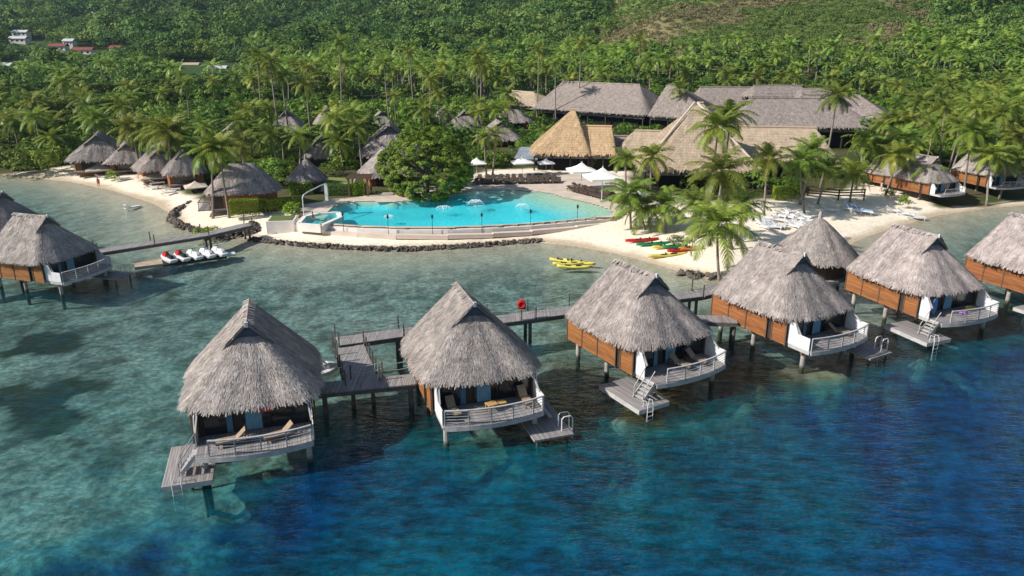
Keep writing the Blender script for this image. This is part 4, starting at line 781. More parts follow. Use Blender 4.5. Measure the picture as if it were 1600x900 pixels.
# ================================================================ BUILDINGS
FOOT = []   # keep-out discs (x, y, r)
def hip_roof(parent, hw, hd, rl, He, H, m, name='roof', over=0, seed=5, n_str=2500, y_off=0, gable_l=False, gable_r=False, seams=False):
    """ridge along x"""
    S0 = roof_fn(hd, -hw, hw, -rl, rl, H, He, expo=14, p=1.0, wob=.03)
    def S_(th, t): a = S0(th, t); return np.stack([a[..., 1], -a[..., 0], a[..., 2]], -1)
    V, Q, T = roof_parts(S_, n_str, seed, .9, .16, drop=.3, nth=120, fringe=700, cols=.3); return npmesh(name, V, Q, M[m], T, parent)
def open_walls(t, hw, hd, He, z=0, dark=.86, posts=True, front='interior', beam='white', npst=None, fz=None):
    MB().box(-hw * .80, hw * .80, -hd * .78, hd * .78, z, He + .5).build('wall', M[front], t)  # near-black block paints the shade inside the open sides
    if posts:
        n = npst or max(3, int(hw / 2.5))
        for s in (-1, 1):
            for k in range(n + 1): x = -hw * .9 + 2 * hw * .9 * k / n; MB().box(x - .14, x + .14, s * hd * .9 - .14, s * hd * .9 + .14, z, He + .15).build('post', M['darkwood'], t)
        for s in (-1, 1): MB().box(-hw * .92, hw * .92, s * hd * .9 - .1, s * hd * .9 + .1, He - 1.15, He - .55).build('fascia_beam', M['fascia'], t)
M['fascia'] = mat('grey_fascia', (.22, .21, .21), .8, (.15, .14, .14), 2)
def lodge(label, eL, eR, ze, rL, rR, hd, m, yaw=None, n_str=2500, walls=True, gz0=1.9, seed=5, beam=True, name='lodge_building', hscale=1.0):
    """eL/eR pixels of the front eave ends at height ze; rL/rR pixels of the ridge ends; hd = half depth in metres"""
    a = P(*eL, ze); b = P(*eR, ze); yaw = math.atan2(b.y - a.y, b.x - a.x); hw = (b - a).length / 2; mid = (a + b) / 2
    cx, cy = mid.x - math.sin(yaw) * hd, mid.y + math.cos(yaw) * hd
    r1 = PY(*rL, cy); r2 = PY(*rR, cy); H = (r1.z + r2.z) / 2; rl = min(abs(r2.x - r1.x) / 2, hw - .3); off = ((r1.x + r2.x) / 2 - cx)
    t = thing(name, label, 'building', (cx, cy, 0), yaw, 'thatched lodge buildings')
    S0 = roof_fn(hd, -hw, hw, -rl, rl, H, ze, expo=14, wob=.03)
    S1 = roof_fn(hd, -hw, hw, off - rl, off + rl, H, ze, expo=14, wob=.03)
    def S_(th, tt): q = S1(th, tt); return np.stack([q[..., 1], -q[..., 0], q[..., 2]], -1)
    V, Q, T = roof_parts(S_, n_str, seed, .9, .15, drop=.3, nth=120, fringe=700, cols=.3)
    ro = npmesh('roof', V, Q, M[m], T, t)
    rc = MB(); rc.tube([(off - rl - .1, 0, H + .05), (off + rl + .1, 0, H + .05)], .22, 6); rc.build('ridge_cap', M[m], ro)
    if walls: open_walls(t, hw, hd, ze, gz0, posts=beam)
    FOOT.append((cx, cy, max(hw, hd) * .9)); FOOT.append((cx - hw * .6 * math.cos(yaw), cy - hw * .6 * math.sin(yaw), hd)); FOOT.append((cx + hw * .6 * math.cos(yaw), cy + hw * .6 * math.sin(yaw), hd))
    return t, (cx, cy, hw, hd, H, yaw)
lodge('long grey thatched lodge roof behind the palms, farthest left of the big roofs', (828, 168), (1012, 180), 6.0, (868, 129), (1004, 132), 11, 'thatch_old', seed=21)
lodge('low tan thatched roof emerging at the left end of the long grey lodge', (776, 160), (838, 166), 5.0, (786, 144), (836, 145), 7, 'thatch_tan', seed=22)
LT = LC = None
lodge('grey hipped thatched roof between the two longest lodge roofs', (1010, 180), (1105, 185), 6.0, (1040, 134), (1062, 136), 10, 'thatch_old', seed=23)
LT, LC = lodge('grey thatched roof in the far centre with a small dark vent in its ridge', (1085, 165), (1235, 166), 7.5, (1095, 136), (1178, 137), 8, 'thatch_old', seed=24)
vt = MB(); vt.loft([[(-1.6, -1.5, 0), (1.6, -1.5, 0), (0, -1.5, 1.7)], [(-1.4, 2, .2), (1.4, 2, .2), (0, 2, 1.7)]]); vo = vt.build('ridge_vent', M['darkwood'], LT); vq = PY(1180, 146, LC[1] - 1.2); vo.location = (vq.x - LC[0], -1.2, vq.z - .4)
lodge('small raised grey roof on top of the far lodge, left one', (1175, 150), (1262, 150), 10.5, (1178, 134), (1254, 134), 5, 'thatch_old', seed=25)
lodge('small raised grey roof on top of the far lodge, right one', (1250, 152), (1320, 152), 10.5, (1254, 139), (1303, 139), 5, 'thatch_old', seed=26)
lodge('wide grey thatched lodge roof with hipped right end behind the tall slender palm', (1150, 198), (1372, 199), 6.5, (1172, 153), (1305, 155), 9, 'thatch_old', seed=27, n_str=4000)
lodge('dark grey thatched wing sloping down at the right end of the lodge', (1300, 183), (1400, 187), 6.0, (1310, 148), (1345, 152), 8, 'thatch_old', seed=28)
lodge('tan thatched wing with flat ridge right of the tall pointed roof', (1140, 246), (1312, 250), 5.2, (1150, 199), (1272, 199), 6, 'thatch_tan', seed=29, n_str=4000)
LAST = lodge('tall pointed tan thatched roof with pale ridge lines beside the pool', (1000, 264), (1192, 266), 5.0, (1092, 161), (1098, 161), 9, 'thatch_tan', seed=30, n_str=6000)
tt_, (cx0, cy0, hw0, hd0, H0, yw0) = LAST
for sx in (-1, 1):
    for sy in (-1,): MB().tube([(sx * .2, 0, H0 + .12), (sx * hw0 * .97, sy * hd0 * .97, 5.15)], .2, 6).build('hip_cap', M['canvas'] if False else M['paving'], tt_)
lodge('low tan thatched link roof left of the tall pointed roof', (958, 240), (1040, 242), 4.8, (992, 204), (1036, 205), 5, 'thatch_tan', seed=31)
lodge('small grey link roof with open gable between orange and tan roofs', (925, 236), (990, 236), 4.8, (938, 213), (986, 213), 3.4, 'thatch_old', seed=32)
lodge('orange pointed thatched hall with dark open sides beside the pool terrace', (830, 238), (925, 239), 5.2, (894, 171), (898, 171), 7.0, 'thatch_orange', seed=33, n_str=6000)
lodge('orange thatched side wing joined to the right of the pointed orange hall', (904, 238), (964, 239), 5.2, (902, 197), (956, 198), 5.5, 'thatch_orange', seed=34)
# dark canvas awning at left of the orange hall, pale hip lines on the tall roof
a, b_ = P(806, 247, 3.2), P(842, 249, 3.2)
t = thing('awning', 'grey blue sloping awning at the left side of the orange hall', 'awning'); q = MB(); q.loft([[(a.x - .3, a.y, 3.1), (b_.x, b_.y, 3.1), (b_.x, b_.y, 3.2), (a.x - .3, a.y, 3.2)], [(a.x + 1, a.y + 5, 4.5), (b_.x, b_.y + 5, 4.5), (b_.x, b_.y + 5, 4.6), (a.x + 1, a.y + 5, 4.6)]]); q.build('canopy', mat('awning_grey', (.25, .28, .33), .8), t)
for k in range(3): MB().box(a.x + k * 1.7, a.x + k * 1.7 + .1, a.y + .1, a.y + .2, 1.9, 3.1).build('pole', M['darkwood'], t)
# ---- inland huts
def inland_proto(seed, hx=4.6, hy=4.9, H=6.4, He=2.3, rl=2.3, m='thatch'):
    t = thing('thatched_hut', 'x', 'hut', group='thatched garden bungalows'); gablet_roof(t, hx, -hy, hy, -rl, rl + .4, H, He, 3500, seed, M[m], gl=1.0, W=.12, L=.8, fringe=500)
    w = MB(); w.box(-hx * .8, hx * .8, -hy * .7, hy * .8, -.9, He + .5); w.build('wall', M['plank'], t); MB().box(-hx * .6, hx * .5, -hy * .7 - .05, -hy * .7 + .05, .2, He - .3).build('glass_door', M['glass'], t)
    MB().box(-hx * .85, hx * .85, -hy * .95, -hy * .72, -.2, .05).build('deck', M['deck'], t); return t
ip = [inland_proto(51), inland_proto(52, 4.5, 4.3, 6.4, 2.3, 1.5)]; used = [False, False]
INL = [(140, 207, 243, 38, .4, 0, 'thatched bungalow in the shade of tall palms at the back of the left cove'), (186, 222, 249, 30, .5, 1, 'thatched beach bungalow second from the left behind the cove sand'), (235, 230, 262, 30, .6, 0, 'thatched beach bungalow behind the beige shade sails, left of the yellow green bush'),
       (278, 233, 272, 28, .5, 1, 'thatched beach bungalow partly behind a yellow green bush at the right of the cove'), (357, 192, 217, 28, .3, 0, 'grey thatched roof above the palms behind the bungalow on the sandy point'), (444, 171, 206, 26, .2, 1, 'grey roof glimpsed between slender trunks in the palm grove'),
       (500, 210, 243, 28, .2, 0, 'thatched garden bungalow behind the conical hut'), (508, 166, 200, 22, .3, 1, 'distant grey roof peeking from the palm grove left of centre'), (604, 192, 236, 42, .15, 0, 'broad thatched roof just left of the great round tree'), (725, 172, 198, 25, .1, 1, 'small thatched roof among shrubs behind the great round tree'),
       (694, 165, 189, 20, .2, 0, 'smallest far thatched roof left of centre beyond the shrubs'), (800, 162, 186, 26, .1, 1, 'thatched roof under the palms below the long grey lodge'), (778, 188, 213, 28, .2, 0, 'thatched roof behind the white umbrellas and palms'), (592, 174, 192, 20, .3, 1, 'small grey roof among trees above the broad thatched roof'), (345, 180, 198, 15, .3, 0, 'small dark thatched roof high among the left trees'), (598, 232, 272, 34, .4, 1, 'thatched roof slope emerging from behind the left side of the great tree')]
for au, av, ev, hw, yw, k, lb in INL:
    g_ = 1.8; c = P(au, ev, g_ + 2.3); sc = hw * 1.0 / FPX * (c.y * 1.0) / 3.9; c = P(au, ev, g_ + 2.3 * sc); ap = PY(au, av, c.y + 3.5 * sc); hz = max(.55, min(1.25, (ap.z - g_) / 6.4))
    o = ip[k] if not used[k] else copy_tree(ip[k]); used[k] = True; place(o, (c.x, c.y + 3.6 * sc, g_), yw, (sc, sc, hz if hz > .5 else sc), lb); FOOT.append((c.x, c.y + 3.6 * sc, 4 * sc)); FOOT.append((c.x, c.y - 5 * sc, 4.5 * sc)); FOOT.append((c.x * .93, c.y - 11 * sc, 4 * sc))
# hut on the sandy point and the conical hut
t = thing('thatched_hut', 'thatched timber bungalow on the sandy point with a hedge in front', 'hut', group='thatched garden bungalows')
S0 = roof_fn(3.3, -4.9, 4.9, -1.6, 1.6, 4.9 + 1.2, 2.6); S_ = lambda th, tt: (lambda q: np.stack([q[..., 1], -q[..., 0], q[..., 2]], -1))(S0(th, tt)); V, Q, T = roof_parts(S_, 6000, 61, .6, .08, fringe=800); npmesh('roof', V, Q, M['thatch'], T, t)
MB().box(-4.2, 4.3, -2.7, 2.7, .25, 2.9).build('wall', M['plank'], t); MB().box(-6.0, 4.3, -2.9, 2.8, .05, .25).build('deck', M['deck'], t); MB().box(-3.8, -2.6, -2.75, -2.69, .3, 2.3).build('door', M['darkwood'], t)
railing(t, [(-4.4, -2.8), (-5.9, -2.8), (-5.9, 2.7), (-4.5, 2.7)], .25, mt='postwood')
for x in (-4, -1.3, 1.3, 4): MB().box(x - .1, x + .1, -2.6, -2.4, -1, .05).build('pile', M['postwood'], t)
c = P(374, 326, 1.8); t.location = (c.x, c.y + 2.6, 1.7); t.rotation_euler.z = .22; FOOT.append((c.x, c.y + 2.6, 5.5))
rh2 = round_hut('small conical thatched hut behind the light green hedge near the pool', 2.9, 5.0, 2.0, 0, n=3500, p=1.05, wm='brownwood'); c = P(474, 281, 4.0); rh2.location = (c.x, c.y + 2.2, 2.0); FOOT.append((c.x, c.y + 2.2, 3))
# beach bungalows at right
pL = make_bungalow('A', 'thatched beach bungalow with blue door and low deck at the right behind the sand', seed=3, land=True); p = P(1470, 303, 2.0)
def beach_b(o, u, v, yaw, sc, lb, dz=-1.35): p = P(u, v, 1.8); place(o, (p.x, p.y, 1.9 + dz * sc), math.radians(yaw), sc, lb); FOOT.append((p.x - math.sin(math.radians(yaw)) * 4 * sc, p.y + math.cos(math.radians(yaw)) * 4 * sc, 5 * sc))
beach_b(pL, 1474, 309, 24, .8, 'thatched beach bungalow with pale blue doors and low deck at the right of the beach')
beach_b(copy_tree(pL), 1408, 293, 30, .68, 'smaller thatched beach bungalow with plank wall just left of the blue doored one'); beach_b(copy_tree(pL), 1566, 298, 15, .85, 'thatched beach bungalow cut by the right edge behind two palm trunks')
# ---- hillside village houses
def house(label, u, v, Y, w_, rm, h_=3.0, d_=7.0, yw=0.0):
    p = PY(u, v, Y); z = p.z - 2.4; t = thing('village_house', label, 'house', (p.x, p.y, z), yw, 'houses on the far hillside')
    MB().box(-w_ / 2, w_ / 2, -d_ / 2, d_ / 2, -9, h_ + 1).build('wall', M['wallwhite'], t)
    r = MB(); r.loft([[(x, -d_ / 2 - .7, h_ + 1), (x, 0, h_ + 3.0), (x, d_ / 2 + .7, h_ + 1), (x, 0, h_ + 2.7)] for x in (-w_ / 2 - .6, w_ / 2 + .6)]); r.build('roof', M[rm], t)
    for k in range(3): MB().box(-w_ / 2 + w_ * (.15 + .3 * k), -w_ / 2 + w_ * (.27 + .3 * k), -d_ / 2 - .03, -d_ / 2 + .1, 1.6, 3.0).build('window', M['glass'], t)
    if w_ > 4: t.scale = (.78, .78, .78); [FOOT.append((p.x * (1 - q / p.y), p.y - q, 10 + w_ * .45 * (q < 45))) for q in range(0, 90, 9)]; return t
house('white roofed house highest in the left hillside clearing', 33, 52, 560, 13, 'tinroof'); house('grey roofed house just below the highest white roof on the left hill', 30, 62, 530, 14, 'tinroof'); house('red roofed house, left of the pair on the left hillside', 92, 74, 490, 13, 'redroof'); house('small white roofed house above the red roofs', 109, 66, 510, 8, 'tinroof')
house('red roofed house with white gable ends, right of the pair on the hillside', 131, 80, 470, 15, 'redroof'); house('white roofed house alone high on the hillside left of centre', 148, 22, 760, 9, 'tinroof'); house('pale roofed house with a grey wall on the hill below the ridge', 252, 48, 600, 10, 'tinroof'); house('white shed roof at the far left above the trees', 10, 105, 400, 8, 'tinroof')
house('orange tan roofed house in the forest left of the white roofed one', 297, 105, 395, 12, 'thatch_tan'); house('bright white roofed house standing out in the left forest', 341, 110, 380, 11, 'tinroof'); house('small white roof glimpsed among palms left of centre', 580, 113, 340, 3, 'tinroof'); house('small red roof right of the red roofed pair', 182, 77, 480, 8, 'redroof')
# ================================================================ UMBRELLAS, LOUNGERS
def umbrella(label, w_=3.4, h_=2.5, rise=.9, mt='canvas', low=False, group=None):
    t = thing('umbrella', label, 'umbrella', group=group); MB().tube([(0, 0, 0), (0, 0, h_ + rise + .15)], .045, 8).build('pole', M['white'] if not low else M['brownwood'], t)
    R = []; n = 32
    for k, z in ((0.02, h_ + rise), (.3, h_ + rise * .55), (.65, h_ + rise * .2), (1.0, h_), (1.0, h_ - .18), (.98, h_ - .18), (.98, h_ - .02), (.6, h_ + rise * .2 - .05), (.02, h_ + rise - .08)):
        R.append([((lambda a: (w_ / 2 * k * math.cos(a) / max(abs(math.cos(a)), abs(math.sin(a))) ** (.85), w_ / 2 * k * math.sin(a) / max(abs(math.cos(a)), abs(math.sin(a))) ** (.85)))(2 * math.pi * i / n + .01) + (z,)) for i in range(n)])
    MB().loft(R, cap=False).build('canopy', M[mt], t); b = MB()
    MB().box(-.3, .3, -.3, .3, 0, .08).build('base', M['grey'], t)
    return t
um = umbrella('x', group='white umbrellas around the pool'); first = True
for u, v, s, lb in [(745, 276, .95, 'white square umbrella just right of the great round tree'), (816, 277, 1.05, 'white square umbrella on the terrace before the orange hall'), (908, 296, 1.25, 'white square umbrella at the right of the pool, rear of the two close together'), (940, 314, 1.45, 'largest white square umbrella at the right of the pool beside the palms'), (853, 272, .8, 'small white umbrella close to the dark opening of the orange hall'), (1000, 330, .9, 'white umbrella half hidden behind the palm clump right of the pool')]:
    o = um if first else copy_tree(um); first = False; c = P(u, v, 1.94); place(o, (c.x, c.y, 1.94), .2, s, lb)
for u, v, s, lb in [(157, 267, 1.05, 'beige sail shade low over the cove sand, leftmost of three'), (241, 280, 1.0, 'beige sail shade low over the cove sand, middle of three'), (306, 294, .75, 'beige thatch coloured shade beside the bungalow on the sandy point')]:
    c = P(u, v, 1.6); o = umbrella(lb, 4.6, 1.1, 1.1, 'sailcloth', True, 'beige beach shades'); place(o, (c.x, c.y, gz(c.x, c.y)), .5, s)
dl_ = lounger('x', 'dark wicker loungers in rows round the pool', 'wicker', 'wicker', .35); first = True; cnt = 0
rowsP = [([(744, 287), (872, 285)], 17, 'back of the pool'), ([(750, 281), (868, 279)], 12, 'second row behind the pool'), ([(893, 299), (970, 318)], 12, 'right of the pool'), ([(903, 294), (972, 311)], 9, 'right rear of the pool')]
for (a, b), n, w_ in rowsP:
    for k in range(n):
        u = a[0] + (b[0] - a[0]) * k / (n - 1) + random.uniform(-1.5, 1.5); v = a[1] + (b[1] - a[1]) * k / (n - 1); o = dl_ if first else copy_tree(dl_); first = False; c = P(u, v, 1.95)
        place(o, (c.x, c.y, 1.94), (math.pi if False else 0) + random.uniform(-.2, .2) + (.5 if 'right' in w_ else 0), 1.15, 'dark wicker lounger among the rows by the pool, ' + w_)
        o['group'] = 'dark loungers, ' + w_
wl0 = lounger('x', 'white loungers on the sand', 'white', 'white', .5); first = True
WL = [(122, 262, .9, 'white lounger under the trees at the far left of the cove beach'), (131, 271, 1.2, 'white lounger on the cove sand in front of the leftmost shade'), (160, 276, .8, 'white lounger next to the round green shrub on the cove sand'), (192, 279, 1.1, 'white lounger alone on the cove sand between two shades'), (236, 292, .4, 'white lounger at the foot of the palm trunks in the cove, left one'), (246, 287, .9, 'white lounger standing behind the trunks in the cove'), (262, 300, 1.2, 'white lounger at the foot of the palm trunks in the cove, right one'), (206, 316, 1.3, 'white lounger alone at the water line of the cove'), (270, 296, .8, 'white lounger just right of the palm trunks in the cove')]
for u, v, a, lb in WL:
    o = wl0 if first else copy_tree(wl0); first = False; c = P(u, v, 1.2); place(o, (c.x, c.y, gz(c.x, c.y)), a + 1.2, 1.25, lb); o['group'] = 'white loungers on the left cove'
rr_ = random.Random(5)
for k in range(22):
    u = 1192 + rr_.random() * 75; v = 340 + rr_.random() * 20 - (u - 1192) * .05; o = copy_tree(wl0); c = P(u, v, 1.2); place(o, (c.x, c.y, gz(c.x, c.y)), rr_.uniform(.4, 1.6), 1.2, 'white lounger in the crowded cluster on the right beach under the palms'); o['group'] = 'white loungers crowded on the right beach'
for u, v, a, lb in [(1399, 328, 1.2, 'white lounger on open sand right of the blue ones'), (1416, 331, 1.0, 'white lounger on open sand, middle of the right hand trio'), (1432, 335, 1.4, 'white lounger nearest the water in the right hand trio'), (1296, 331, 1.3, 'pale lounger in palm shade left of the blue ones')]:
    o = copy_tree(wl0); c = P(u, v, 1.2); place(o, (c.x, c.y, gz(c.x, c.y)), a, 1.3, lb); o['group'] = 'white loungers on the right beach sand'
bl0 = lounger('pale blue lounger with raised back on the right beach, left of the pair', 'pale blue loungers on the right beach', 'paleblue', 'white', .9)
for i, (u, v, a) in enumerate([(1332, 328, .9), (1346, 330, 1.1)]):
    o = bl0 if i == 0 else copy_tree(bl0); c = P(u, v, 1.3); place(o, (c.x, c.y, gz(c.x, c.y)), a, 1.6)
    if i: o['label'] = 'pale blue lounger with raised back on the right beach, right of the pair'
# low timber fence / rail behind right beach, tables under palms, pergola, lawn terrace
def fence(label, px, h_, mt='brownwood', z=1.7, panel=True):
    t = thing('fence', label, 'fence'); pts = [P(u, v, z) for u, v in px]
    for i in range(len(pts) - 1):
        a, b = pts[i], pts[i + 1]; L_ = (b - a).length; n = max(1, int(L_ / 2.4)); q = MB()
        for k in range(3): q.beam(a + Vector((0, 0, h_ * (.35 + .3 * k))), b + Vector((0, 0, h_ * (.35 + .3 * k))), .06, .2 if panel else .08)
        q.build('rail_boards', M[mt], t)
        for k in range(n + 1): p = a + (b - a) * k / n; MB().beam(p - Vector((0, 0, .5)), p + Vector((0, 0, h_ + .1)), .16).build('post', M[mt], t)
    return t
fence('low brown timber fence behind the palms on the right beach', [(1262, 306), (1310, 310), (1350, 309)], 1.3); fence('dark slatted fence in front of the tall pointed lodge', [(1185, 303), (1262, 304)], 1.1, 'darkwood', 1.9)
t = thing('pergola', 'small brown timber pergola left of the great round tree', 'pergola'); c = P(563, 304, 1.95); t.location = (c.x, c.y, 1.9)
for x in (-1.4, 1.4):
    for y in (-1.2, 1.6): MB().box(x - .12, x + .12, y - .12, y + .12, 0, 2.7).build('post', M['brownwood'], t)
q = MB()
for k in range(9): q.box(-1.8, 1.8, -1.5 + k * .42, -1.42 + k * .42, 2.75, 2.9)
q.build('roof_slats', M['brownwood'], t); b = MB(); b.box(-1.6, -1.5, -1.5, 2, 2.6, 2.75); b.box(1.5, 1.6, -1.5, 2, 2.6, 2.75); b.build('beam', M['brownwood'], t)
t = thing('lawn_terrace', 'raised lawn terrace with white edge wall behind the left end of the pool', 'terrace'); pp = poly2([(497, 288), (552, 286), (556, 278), (500, 276)], 3.0)
q = MB(); q.prism(pp, 1.5, 2.95); q.build('edge_wall', M['wallwhite'], t); cc = np.mean(pp, 0); q = MB(); q.prism([tuple(cc + (np.array(p) - cc) * .94) for p in pp], 2.95, 3.0); q.build('lawn', mat('lawn_light', (.16, .22, .04), .9, (.2, .2, .07), 1), t)
# ================================================================ PEOPLE
def person(label, shirt, u, v, z, yaw=0, h=1.72, sit=False, leg='blue'):
    s = h / 1.72; t = thing('person', label, 'person'); vs = [(0, 0, .95), (0, 0, 1.15), (0, 0, 1.38), (0, 0, 1.48), (0, -.01, 1.56), (0, -.01, 1.66), (.09, 0, .90), (.11, -.02, .50), (.11, .02, .08), (.11, -.12, .04), (-.09, 0, .90), (-.13, .04, .50), (-.14, .12, .08), (-.14, -.02, .04), (.18, 0, 1.40), (.25, .02, 1.13), (.24, -.10, .90), (.24, -.13, .82), (-.18, 0, 1.40), (-.25, .02, 1.13), (-.23, -.08, .90), (-.23, -.10, .82)]
    rad = [.13, .12, .14, .055, .07, .085, .09, .065, .04, .035, .09, .065, .04, .035, .055, .042, .03, .03, .055, .042, .03, .03]
    if sit: vs = [(x, y if i not in (7, 8, 9, 11, 12, 13) else y - .45, z_ if i not in (7, 8, 9, 11, 12, 13) else (.85 if i in (7, 11) else .5)) for i, (x, y, z_) in enumerate(vs)]
    ed = [(0, 1), (1, 2), (2, 3), (3, 4), (4, 5), (0, 6), (6, 7), (7, 8), (8, 9), (0, 10), (10, 11), (11, 12), (12, 13), (2, 14), (14, 15), (15, 16), (16, 17), (2, 18), (18, 19), (19, 20), (20, 21)]
    me = bpy.data.meshes.new('body'); me.from_pydata([(x * s, y * s, z_ * s) for x, y, z_ in vs], ed, []); o = link('body', me, t); me.materials.append(M['skin'])
    sk = o.modifiers.new('skin', 'SKIN')
    for i, sv in enumerate(me.skin_vertices[0].data if me.skin_vertices else []): sv.radius = (rad[i] * s, rad[i] * s * .85)
    if not me.skin_vertices:
        pass
    o.modifiers.new('sub', 'SUBSURF').levels = 1; o.modifiers['sub'].render_levels = 1
    def ring(z_, rx, ry, y0=0): return [(rx * s * math.cos(a * math.pi / 5), y0 + ry * s * math.sin(a * math.pi / 5), z_ * s) for a in range(10)]
    MB().loft([ring(.93, .17, .13), ring(1.15, .16, .125), ring(1.38, .20, .13), ring(1.46, .09, .08)]).build('shirt', M[shirt], t)
    MB().loft([ring(.70, .19, .13), ring(.85, .19, .14), ring(.98, .165, .13)]).build('shorts', M[leg], t)
    MB().sphere((0, .02 * s, 1.66 * s), (.10 * s, .115 * s, .115 * s), 10, 6).build('hair', M['hair'], t)
    c = P(u, v, z); zz = z if z > 1.85 else gz(c.x, c.y); c = P(u, v, zz); place(t, (c.x, c.y, zz - (0 if not sit else .9)), yaw); return t
person('person in red swimwear standing on the cove sand near the water', 'red', 155, 293, 1.0, .5, leg='red'); person('person in white top walking by the low fence behind the right beach', 'white', 1376, 300, 1.7, .3, leg='white')
person('person in blue standing on the terrace right of the umbrellas, left of two', 'blue', 956, 288, 1.95, .2); person('person in violet standing on the terrace right of the umbrellas, right of two', 'purple', 961, 289, 1.95, -.2)
person('bather with bare shoulders sitting in the small spa pool', 'skin', 489, 341, 2.1, 1.2, sit=True, leg='red')
# ================================================================ VEGETATION
def region(u):
    for lim, ph in ((130, 'above the left end of the cove beach'), (240, 'behind the first two cove bungalows'), (340, 'behind the beige shades of the cove'), (430, 'behind the bungalow on the sandy point'), (540, 'behind the conical hut'), (640, 'behind the pergola and broad thatched roof'), (770, 'behind the great round tree'), (900, 'behind the orange pointed hall'), (1030, 'behind the long grey lodge roof'), (1200, 'behind the tall pointed tan roof'), (1380, 'behind the tall slender palm and far lodge'), (1470, 'above the plank walled beach bungalow')):
        if u < lim: return ph
    return 'above the bungalow at the right edge'
def leaf_quads(P0, nrm, size, r, asp=.6):
    """P0 (n,3) positions, nrm (n,3) facing, size (n,)"""
    n = len(P0); nrm = nrm + r.normal(0, .55, (n, 3)); nrm /= np.linalg.norm(nrm, axis=1)[:, None]; t = np.cross(nrm, r.normal(0, 1, (n, 3))); t /= np.linalg.norm(t, axis=1)[:, None] + 1e-9; b = np.cross(nrm, t); s = size[:, None]
    V = np.stack([P0 - t * s * .5, P0 - b * s * asp * .5 + t * s * .06, P0 + t * s * .5, P0 + b * s * asp * .5 + t * s * .06], 1); V[:, 1] += nrm * s * .08; V[:, 3] += nrm * s * .08
    return V.reshape(-1, 3)
def crown(r, rx, rz, zc, n_clump, per, ls, flat=.0, skirt=-.35):
    """uneven crown: clumps on a lumpy shell; returns leaf quads, tint"""
    a = r.random(n_clump) * 2 * np.pi; s = r.uniform(skirt, 1, n_clump); c = np.sqrt(np.maximum(1 - s * s, 0)); la = .22 if n_clump < 300 else .09; lump = 1 + la * np.sin(a * 2 + r.random() * 6) + la * .7 * np.sin(a * 3 + s * 4 + r.random() * 6)
    k = r.uniform(.55, 1.0, n_clump) ** (.6 if n_clump < 300 else .28); C = np.stack([np.cos(a) * c * rx * k * lump, np.sin(a) * c * rx * k * lump, zc + s * rz * k * (1 + .16 * np.sin(a * 3 + 1 + s * 3))], 1)
    cr = r.uniform(.7, 1.25, n_clump) * rx * 1.15 / math.sqrt(n_clump) * 1.5; ct = 1 + r.normal(0, .32, n_clump)
    idx = np.repeat(np.arange(n_clump), per); m = len(idx); d = r.normal(0, 1, (m, 3)); d[:, 2] = np.abs(d[:, 2]) * 1.1 - .45; d /= np.linalg.norm(d, axis=1)[:, None]
    q = r.uniform(.6, 1.05, (m, 1)); P0 = C[idx] + d * cr[idx][:, None] * q * np.array([1, 1, .7])[None]
    out = P0 - np.array([0, 0, zc - rz * .4])[None]; out /= np.linalg.norm(out, axis=1)[:, None] + 1e-9
    V = leaf_quads(P0, d * .7 + out * .5 + np.array([-.1, 0, .55])[None], ls * r.uniform(.6, 1.3, m), r); T = np.clip(ct[idx] + r.normal(0, .16, m) , 0, 2); return V, T
def tree_proto(name, seed, rx, rz, h, n_clump, per, ls, m='leaf', trunk=True, skirt=-.35):
    r = np.random.default_rng(seed); V, T = crown(r, rx, rz, h - rz, n_clump, per, ls, skirt=skirt)
    t = thing(name, 'x', 'tree'); npmesh('crown', V, np.arange(len(V)).reshape(-1, 4), M[m], T, t)
    if trunk:
        tb = MB(); tb.tube([(0, 0, -.8), (.1, .05, h * .25), (0, .1, h * .55)], [rx * .07 + .06, rx * .05 + .05, rx * .03 + .03], 8)
        for k in range(6):
            a = k * 1.05 + seed; tb.tube([(0, .05, h * .3 + .1 * k), (math.cos(a) * rx * .35, math.sin(a) * rx * .35, h * .55), (math.cos(a) * rx * .7, math.sin(a) * rx * .7, h * .72)], [rx * .035 + .03, .05, .02], 6)
        tb.build('trunk', M['bark'], t)
    return t
